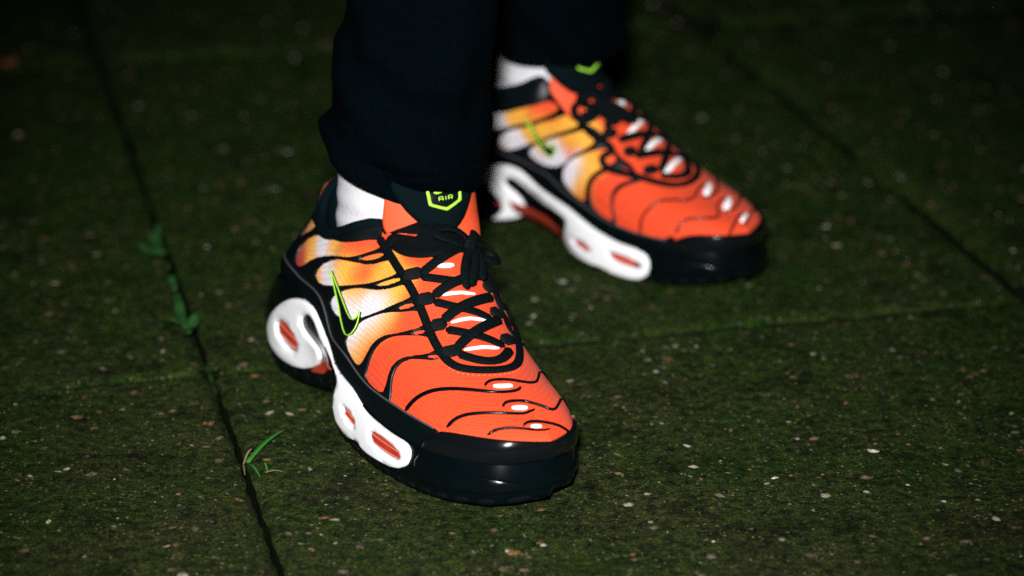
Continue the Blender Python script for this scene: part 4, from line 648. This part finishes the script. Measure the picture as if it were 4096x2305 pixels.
    tag(add('stitching', V, F, 'orange_thread'), kind='stuff')
    # ---- side emblem: green edged black tick
    for side in (0, 1):
        q = np.asarray(K['swoosh']); sc2 = np.array([.30, .105])
        if side: q = mirror_uv(q); q = q.mean(0)+(q-q.mean(0))*.82
        X, F = patch('U', q, base=-.0003, h=.0017, res=.002, bev=.0006, smooth=0); em = add('side_emblem', X, F, 'black_synthetic')
        P_, N_ = on_surf(np.r_[q, q[:1]], .0016, step=.0012, it=0); X, F = sweep(P_, N_, .00036, .0004, 6); add('emblem_edge', X, F, 'lime', em)
    # ---- collar: padded rim and lining
    for side in (0, 1):
        uu = np.linspace(.0005, .462, 60); vv = np.full(60, .99 if side == 0 else 1.01); P_ = upper(uu, vv); c = np.array([.09, .014, 0]); inw = c-P_; inw[:, 2] = 0; inw /= np.linalg.norm(inw, axis=1, keepdims=True)
        Q = P_+inw*(.0022+.0030*np.clip(1-uu/.25, 0, 1))[:, None]+np.array([0, 0, -.0006]); N_ = -inw+np.array([0, 0, .6]); X, F = sweep(Q, N_, .0048, .0036, 12); col = add('collar', X, F, 'black_lining')
        A = Q+inw*.0025; B = A+inw*.006-np.array([0, 0, .035]); V = np.r_[A, B]; F = [(i, i+1, 61+i, 60+i) for i in range(59)]; add('lining', V, F, 'black_lining', col)
    P_ = upper(np.array([.0]*8), np.linspace(.35, 1, 8)); N_ = np.tile([-1, 0, .2], (8, 1)); X, F = sweep(P_+N_*.001, N_, .007, .0018, 12, flat=1); add('heel_tab', X, F, 'black_synthetic')
    # ---- tongue
    add = lambda name, X, F, mat, parent=root: add_(name, np.asarray(X)+tdv, F, mat, parent)
    av = np.linspace(-.037, .037, 40); hv = np.linspace(-.018, .050, 34); V = []; F = []
    for h in hv:
        wf = 1-(.30 if not mir else .55)*max(0, (h-.005)/.045) - .30*max(0, (-h)/.018)
        for a in av: V.append(tongue_s(np.array([a*wf*(.76 if mir and a > 0 else 1), h]))+np.array([-.002, 0, 0]))
    F = [(i*40+j, i*40+j+1, (i+1)*40+j+1, (i+1)*40+j) for i in range(33) for j in range(39)]
    tg = add('tongue', V, F, 'orange_fabric'); sm = tg.modifiers.new('thick', 'SOLIDIFY'); sm.thickness = .003; sm.offset = 0
    pad = [(-.033, .052), (-.0350, .034), (-.0320, .023), (-.024, .011), (-.014, .002), (-.006, -.0035), (0, -.0045), (.006, -.0035), (.013, .003), (.021, .013), (.0275, .024), (.030, .034), (.028, .052)]
    if mir: pad = [(a*1.22 if a > 0 else a, h-.006 if a > .012 else h) for a, h in pad]
    X, F = patch('T', resample(pad, .002), base=-.001, h=.0042, res=.003, bev=.0045, smooth=2); tp = add('tongue_pad', X, F, 'black_lining', tg)
    # badge
    def badge_loop(L): return [(a*.001, .0108+b*.001) for a, b in L]
    outer = badge_loop([(-11, 19), (-9.8, 4.2), (0, 0), (9.8, 4.2), (11, 19), (9, 20.5), (-9, 20.5)]); inner = badge_loop([(-9, 18.2), (-7.9, 5.4), (0, 2.2), (7.9, 5.4), (9, 18.2), (8, 18.8), (-8, 18.8)])
    X, F = patch('T', outer, [inner], base=.0035, h=.0052, res=.002, bev=.0005, smooth=0); bd = add('badge', X, F, 'lime', tg)
    X, F = patch('T', outer, base=.0030, h=.0044, res=.003, bev=.0004, smooth=0); add('badge_ground', X, F, 'black_synthetic', tg)
    sw = [(-6.6, 14.6), (-6.9, 12.6), (-6.3, 10.9), (-4.6, 10.3), (-2.2, 10.8), (1.5, 12.2), (7.6, 14.8), (1.5, 13.2), (-2.6, 12.4), (-4.6, 12.4), (-5.7, 13.1)]
    X, F = patch('T', badge_loop(sw), base=.0040, h=.0050, res=.0015, bev=.0003, smooth=0); add('badge_emblem', X, F, 'lime', tg)
    def stroke(L):
        q = resample(badge_loop(L), .0004, False, 0); P_, N_ = pn('T', q); X, F = sweep(P_+N_*.0047, N_, .00030, .0003, 6); add('badge_letter', X, F, 'lime', tg)
    stroke([(-3.9, 6.4), (-3.9, 8.3), (-3.6, 8.7), (-1.9, 8.7), (-1.6, 8.3), (-1.6, 6.4)]); stroke([(-3.9, 7.4), (-1.6, 7.4)])
    stroke([(0, 6.4), (0, 8.7)])
    stroke([(1.6, 6.4), (1.6, 8.7), (3.6, 8.7), (3.9, 8.4), (3.9, 7.7), (3.6, 7.4), (1.6, 7.4)]); stroke([(3.1, 7.4), (3.9, 6.4)])
    add = add_
    # ---- laces
    P_, N_ = on_surf(K['cord'], .0014, it=4); X, F = sweep(P_, N_, .0026, .0012, 12, flat=1); add('eyestay_cord', X, F, 'lace')
    for nme in ('loopL1', 'loopL2', 'loopL3', 'loopL4', 'loopL5'):
        for q in (K[nme], mirror_uv(K[nme])):
            P_, N_ = on_surf(q, [.0018, .0026, .0018]); X, F = sweep(P_, N_, .0042, .0010, 12, flat=1); add('lace_loop', X, F, 'webbing')
    for nme, w, z in (('lb', .0021, .0022), ('la', .0023, .0032), ('lc', .0023, .0034), ('ld', .0021, .0022), ('le', .0024, .0036), ('lf', .0022, .0022), ('lg', .0024, .0036), ('lh', .0023, .0024), ('lk', .0044, .0030), ('ll', .0040, .0026), ('lm', .0026, .0036)):
        for q in ((K[nme], mirror_uv(K[nme])) if nme in ('lk', 'll') else (K[nme],)):
          P_, N_ = on_surf(q, [z*.7, z, z, z*.7], it=3); X, F = sweep(P_, N_, w*1.3, .0008, 12, flat=1); add('lace', X, F, 'lace')
    kp, kn = pn('U', np.asarray(K['knot'])); kp, kn = kp[0], kn[0]
    # knot: three turns of lace round one another
    up_ = np.cross(kn, [0, 1, 0]); up_ /= np.linalg.norm(up_); sd = np.cross(up_, kn)
    for ph, ax, ay, az in ((0, .0065, .0035, .0045), (1.2, .0040, .0070, .0045), (2.3, .0058, .0058, .0035)):
        th = np.linspace(0, 5.6, 26)+ph; Q = kp+kn*(.0055+az*np.sin(th*1.0)[:, None])+sd*(ax*np.cos(th))[:, None]+up_*(ay*np.sin(th+.8))[:, None]; X, F = sweep(Q, np.tile(kn, (26, 1)), .0030, .0018, 10); add('lace_knot', X, F, 'lace')
    for nme, z in (('bow_r', [.005, .007, .009, .010, .010, .009, .007, .005]), ('bow_l', [.005, .008, .009, .008, .008, .009, .008, .005])):
        P_, N_ = on_surf(K[nme], z, it=4)
        if nme == 'bow_r': P_ = P_+sd*(.002*np.sin(np.linspace(0, np.pi, len(P_))))[:, None]*(1 if sd[1] > 0 else -1)
        X, F = sweep(P_, N_, .0030, .0011, 12, flat=1); add('lace_bow', X, F, 'lace')
    for nme in ('end1', 'end2', 'end3'):
        P_, N_ = on_surf(K[nme], [.006, .0065, .006, .005], it=3); X, F = sweep(P_, N_, .0030, .0014, 10); add('lace_end', X, F, 'lace')

def place(p, yaw, x, y, mir):
    p = np.asarray(p, float)*SC; m = -1 if mir else 1; c, s = math.cos(yaw), math.sin(yaw)
    return Vector((p[0]*c+p[1]*m*s+x, -p[0]*s+p[1]*m*c+y, p[2]))
POSES = [(math.radians(60), -.131, -.0955, False), (math.radians(44), -.050, .205, True)]
LAB = ['orange sneaker in front, sharp, nearest the camera, with black laces and white sole panels', 'orange sneaker behind, blurred, under the rear trouser leg']
for (yaw, x, y, mir), lab in zip(POSES, LAB):
    root = tag(empty('sneaker', (x, y, .0012), -yaw), lab, 'sneaker', 'pair of orange sneakers')
    build_shoe(root, mir, .012 if mir else 0.)

# ------------------------------------------------------------------ person: trouser legs and socks
Fpx = 10400*2576/4096
def px_at(px, py, ywall):
    """point of the vertical plane y = ywall under a photo pixel (2576 wide)"""
    c, s = math.cos(PITCH), math.sin(PITCH); dx = (px-1288)/Fpx; dy = (725-py)/Fpx
    d = Vector((dx, c+dy*s, -s+dy*c)); t = (ywall-CAM.y)/d.y; return CAM+d*t
person = tag(empty('person', (0, .02, 0)), 'person in dark navy trousers and white socks, seen only from the shins down', 'person')
def leg(rows, ank, depth_r, hem, top):
    V = []; F = []; zs = []; seg = 96
    q = [(px_at(a, r, ank.y), px_at(b, r, ank.y)) for r, a, b in rows]
    z = np.array([p.z for p, _ in q]); xc = np.array([(a.x+b.x)/2 for a, b in q]); hw = np.array([(b.x-a.x)/2 for a, b in q]); o = np.argsort(z); z, xc, hw = z[o], xc[o], hw[o]
    zz = np.r_[np.linspace(z[0], z[-1], 120), np.linspace(z[-1], .50, 16)[1:], np.linspace(.50, 1.02, 14)[1:]]
    for k, t in enumerate(zz):
        cx = np.interp(t, z, xc)+(top.x-xc[-1])*max(0, (t-z[-1])/(1.02-z[-1])); w = np.interp(t, z, hw)+(.085-hw[-1])*max(0, (t-z[-1])/(1.02-z[-1]))
        cy = ank.y+(top.y-ank.y)*max(0, (t-.2)/.82)
        for j in range(seg):
            a = 2*math.pi*j/seg; ca, sa = math.cos(a), math.sin(a)
            fold = .0045*math.sin(t*95+1.6*math.sin(a*2+t*21)+a)*min(1, max(0, (.42-t)/.2)) + .0035*noise.noise(Vector((ca*2.2, sa*2.2, t*17)))
            st = -.0011*math.exp(-((t-zz[0]-.020)/.0016)**2)-.0008*math.exp(-((t-zz[0]-.0025)/.002)**2)     # stitched hem
            r = w+fold*(.25+.75*abs(sa))+st; rd = w*depth_r+fold+st
            # the hem hangs lower at the front over the tongue
            zt = t + hem(a)*max(0, 1-(t-zz[0])/.05)
            V.append((cx+r*ca, cy+rd*sa, zt))
    n = len(zz)
    F = [(i*seg+j, i*seg+(j+1) % seg, (i+1)*seg+(j+1) % seg, (i+1)*seg+j) for i in range(n-1) for j in range(seg)]
    # turned-in hem
    k = len(V); c0 = np.mean(V[:seg], axis=0)
    for d, dz in ((.94, -.0015), (.90, .004), (.88, .03)):
        for j in range(seg): p = V[j]; V.append((c0[0]+(p[0]-c0[0])*d, c0[1]+(p[1]-c0[1])*d, p[2]+dz))
    for a_, b_ in ((k, 0), (k+seg, k), (k+2*seg, k+seg)): F += [(a_+j, a_+(j+1) % seg, b_+(j+1) % seg, b_+j) for j in range(seg)]
    F.append(tuple((n-1)*seg+j for j in range(seg)))
    return V, F
A = [place((.105, .018, .15), *POSES[0]), place((.119, .018, .15), *POSES[1])]
rows1 = [(478, 818, 1218), (440, 806, 1221), (405, 800, 1224), (370, 797, 1228), (330, 815, 1235), (290, 835, 1238), (250, 848, 1240), (180, 838, 1243), (100, 835, 1245), (60, 858, 1248), (0, 870, 1250), (-60, 868, 1255)]
rows2 = [(106, 1238, 1570), (60, 1245, 1566), (0, 1250, 1560), (-60, 1250, 1560)]
def hem1(a): return .0095+.0245*max(0, -math.cos(a))**1.2+.004*math.sin(a)
def hem2(a): return .004*math.sin(a)+.004*max(0, math.cos(a))
V1, F1 = leg(rows1, A[0], .95, hem1, Vector((-.03, .10, 1))); V2, F2 = leg(rows2, A[1], 1.12, hem2, Vector((.11, .13, 1)))
o = link('trousers', mesh('trousers', [(x, y-.02, z) for x, y, z in V1+V2], F1+[tuple(len(V1)+i for i in f) for f in F2]), M['trouser_cloth'], person)
for yaw, x, y, mir in POSES:
    V = []; F = []; seg = 48; zs = np.linspace(.080, .175, 40)
    for t in zs:
        for j in range(seg):
            a = 2*math.pi*j/seg; r = .0006*math.sin(t*420+2*math.sin(a))*max(0, 1-abs(t-.115)/.03)
            k = min(1, max(0, (t-.06)/.06)); cx = .092+.008*k+(.012 if mir else 0); rx = .038-.002*k+r; ry = .0215+.0075*min(1, max(0, (t-.085)/.02))+r
            p = place((cx+rx*math.cos(a), .0095+ry*math.sin(a)+.05*max(0, t-.12), t), yaw, x, y, mir); V.append((p.x, p.y-.02, p.z))
    F = [(i*seg+j, i*seg+(j+1) % seg, (i+1)*seg+(j+1) % seg, (i+1)*seg+j) for i in range(len(zs)-1) for j in range(seg)]; F = [f if not mir else f[::-1] for f in F]
    F.append(tuple(range(seg))[::-1])
    link('sock', mesh('sock', V, F), M['sock_knit'], person)

# ------------------------------------------------------------------ small plants and litter
def blade(root, base, tip, w, bend, mat, name='blade', n=9):
    b = np.array(base); t = np.array(tip); d = t-b; sd = np.cross(d, [0, 0, 1.]); sd /= np.linalg.norm(sd); V = []; 
    for i in range(n):
        k = i/(n-1); c = b+d*k+np.array([0, 0, bend*math.sin(math.pi*k)]); ww = w*(math.sin(math.pi*min(1, .25+k*.75))**.7)
        for s, dz in ((-1, .0006), (0, 0), (1, .0006)): V.append(c+sd*s*ww+np.array([0, 0, dz*(1-k)])-np.array(root.location))
    F = [(i*3+j, i*3+j+1, (i+1)*3+j+1, (i+1)*3+j) for i in range(n-1) for j in (0, 1)]
    o = link(name, mesh(name, V, F), M[mat], root); m = o.modifiers.new('t', 'SOLIDIFY'); m.thickness = .0003
def gpt(px, py, z=0):
    c, s = math.cos(PITCH), math.sin(PITCH); dx = (px-1288)/Fpx; dy = (725-py)/Fpx; d = Vector((dx, c+dy*s, -s+dy*c)); t = (z-CAM.z)/d.z; p = CAM+d*t; return (p.x, p.y, p.z)
b0 = gpt(616, 1168)
g = tag(empty('grass_sprig', b0), 'green grass sprig with dry stems in the slab joint left of the front sneaker', 'grass')
blade(g, gpt(622, 1165, -.002), gpt(722, 1078, .004), .0013, .003, 'blade_green')
blade(g, gpt(622, 1168, -.002), gpt(655, 1200, .001), .0009, .002, 'blade_green')
blade(g, gpt(612, 1170, -.002), gpt(634, 1128, .006), .0006, .002, 'straw', 'dry_stem'); blade(g, gpt(612, 1170, -.002), gpt(616, 1195, .001), .0005, .001, 'straw', 'dry_stem')
blade(g, gpt(668, 1190, .0005), gpt(712, 1186, .001), .0003, .001, 'straw', 'dry_stem'); blade(g, gpt(666, 1165, .004), gpt(674, 1190, .0005), .0003, .001, 'blade_green')
def weed(loc, lab, leaves, sc=.8):
    r = tag(empty('weed', loc), lab, 'weed', 'weeds in the slab joint')
    for (a, b, w) in leaves:
        ax = np.array(gpt(*a)); bx = np.array(gpt(*b)); d = bx-ax; L = np.linalg.norm(d); d /= max(L, 1e-6); sd = np.cross(d, [0, 0, 1.]); V = []; F = []; n = 10
        z0, z1 = rnd.uniform(.002, .005), rnd.uniform(.006, .012)
        for i in range(n):
            k = i/(n-1); c = ax+d*L*k; ww = sc*w*math.sqrt(max(0, math.sin(math.pi*min(.999, .08+.9*k))))
            for s in (-1, -.5, 0, .5, 1): V.append((c[0]+sd[0]*s*ww-loc[0], c[1]+sd[1]*s*ww-loc[1], z0+(z1-z0)*k+.0016*abs(s)-loc[2]+.0008*math.sin(k*9)))
        F = [(i*5+j, i*5+j+1, (i+1)*5+j+1, (i+1)*5+j) for i in range(n-1) for j in range(4)]
        o = link('leaf', mesh('leaf', V, F), M['leaf_green'], r); m = o.modifiers.new('t', 'SOLIDIFY'); m.thickness = .0004
weed(gpt(400, 645), 'small round leafed weed in the joint, the one farther from the camera', [((398, 650), (350, 645), .007), ((400, 648), (385, 610), .005), ((402, 655), (420, 668), .004), ((415, 680), (425, 715), .003), ((390, 640), (402, 600), .003)])
weed(gpt(465, 840), 'clover-like weed in the joint beside the heel of the front sneaker', [((462, 835), (430, 845), .005), ((466, 838), (500, 825), .006), ((468, 842), (492, 858), .006), ((460, 835), (450, 795), .004), ((458, 820), (445, 770), .003), ((470, 850), (478, 868), .003), ((440, 740), (430, 720), .003)])
def litter(px, py, size, lab, mat):
    c = gpt(px, py); V = []; n = 14
    for k in (0, .55, 1):
        for j in range(n):
            a = 2*math.pi*j/n; r = size*k*(1+.25*math.sin(3*a+px)); V.append((r*math.cos(a), r*.6*math.sin(a), .0014+.003*k*k*(1+.6*math.sin(2*a+px))))
    F = [(i*n+j, i*n+(j+1) % n, (i+1)*n+(j+1) % n, (i+1)*n+j) for i in range(2) for j in range(n)]
    o = link('fallen_leaf', mesh('fallen_leaf', V, F), M[mat]); o.location = c; o.rotation_euler = (0, 0, px); m = o.modifiers.new('t', 'SOLIDIFY'); m.thickness = .0004; tag(o, lab, 'leaf')
litter(12, 168, .011, 'small orange brown fallen leaf on the paving at the far left edge', 'dead_leaf')
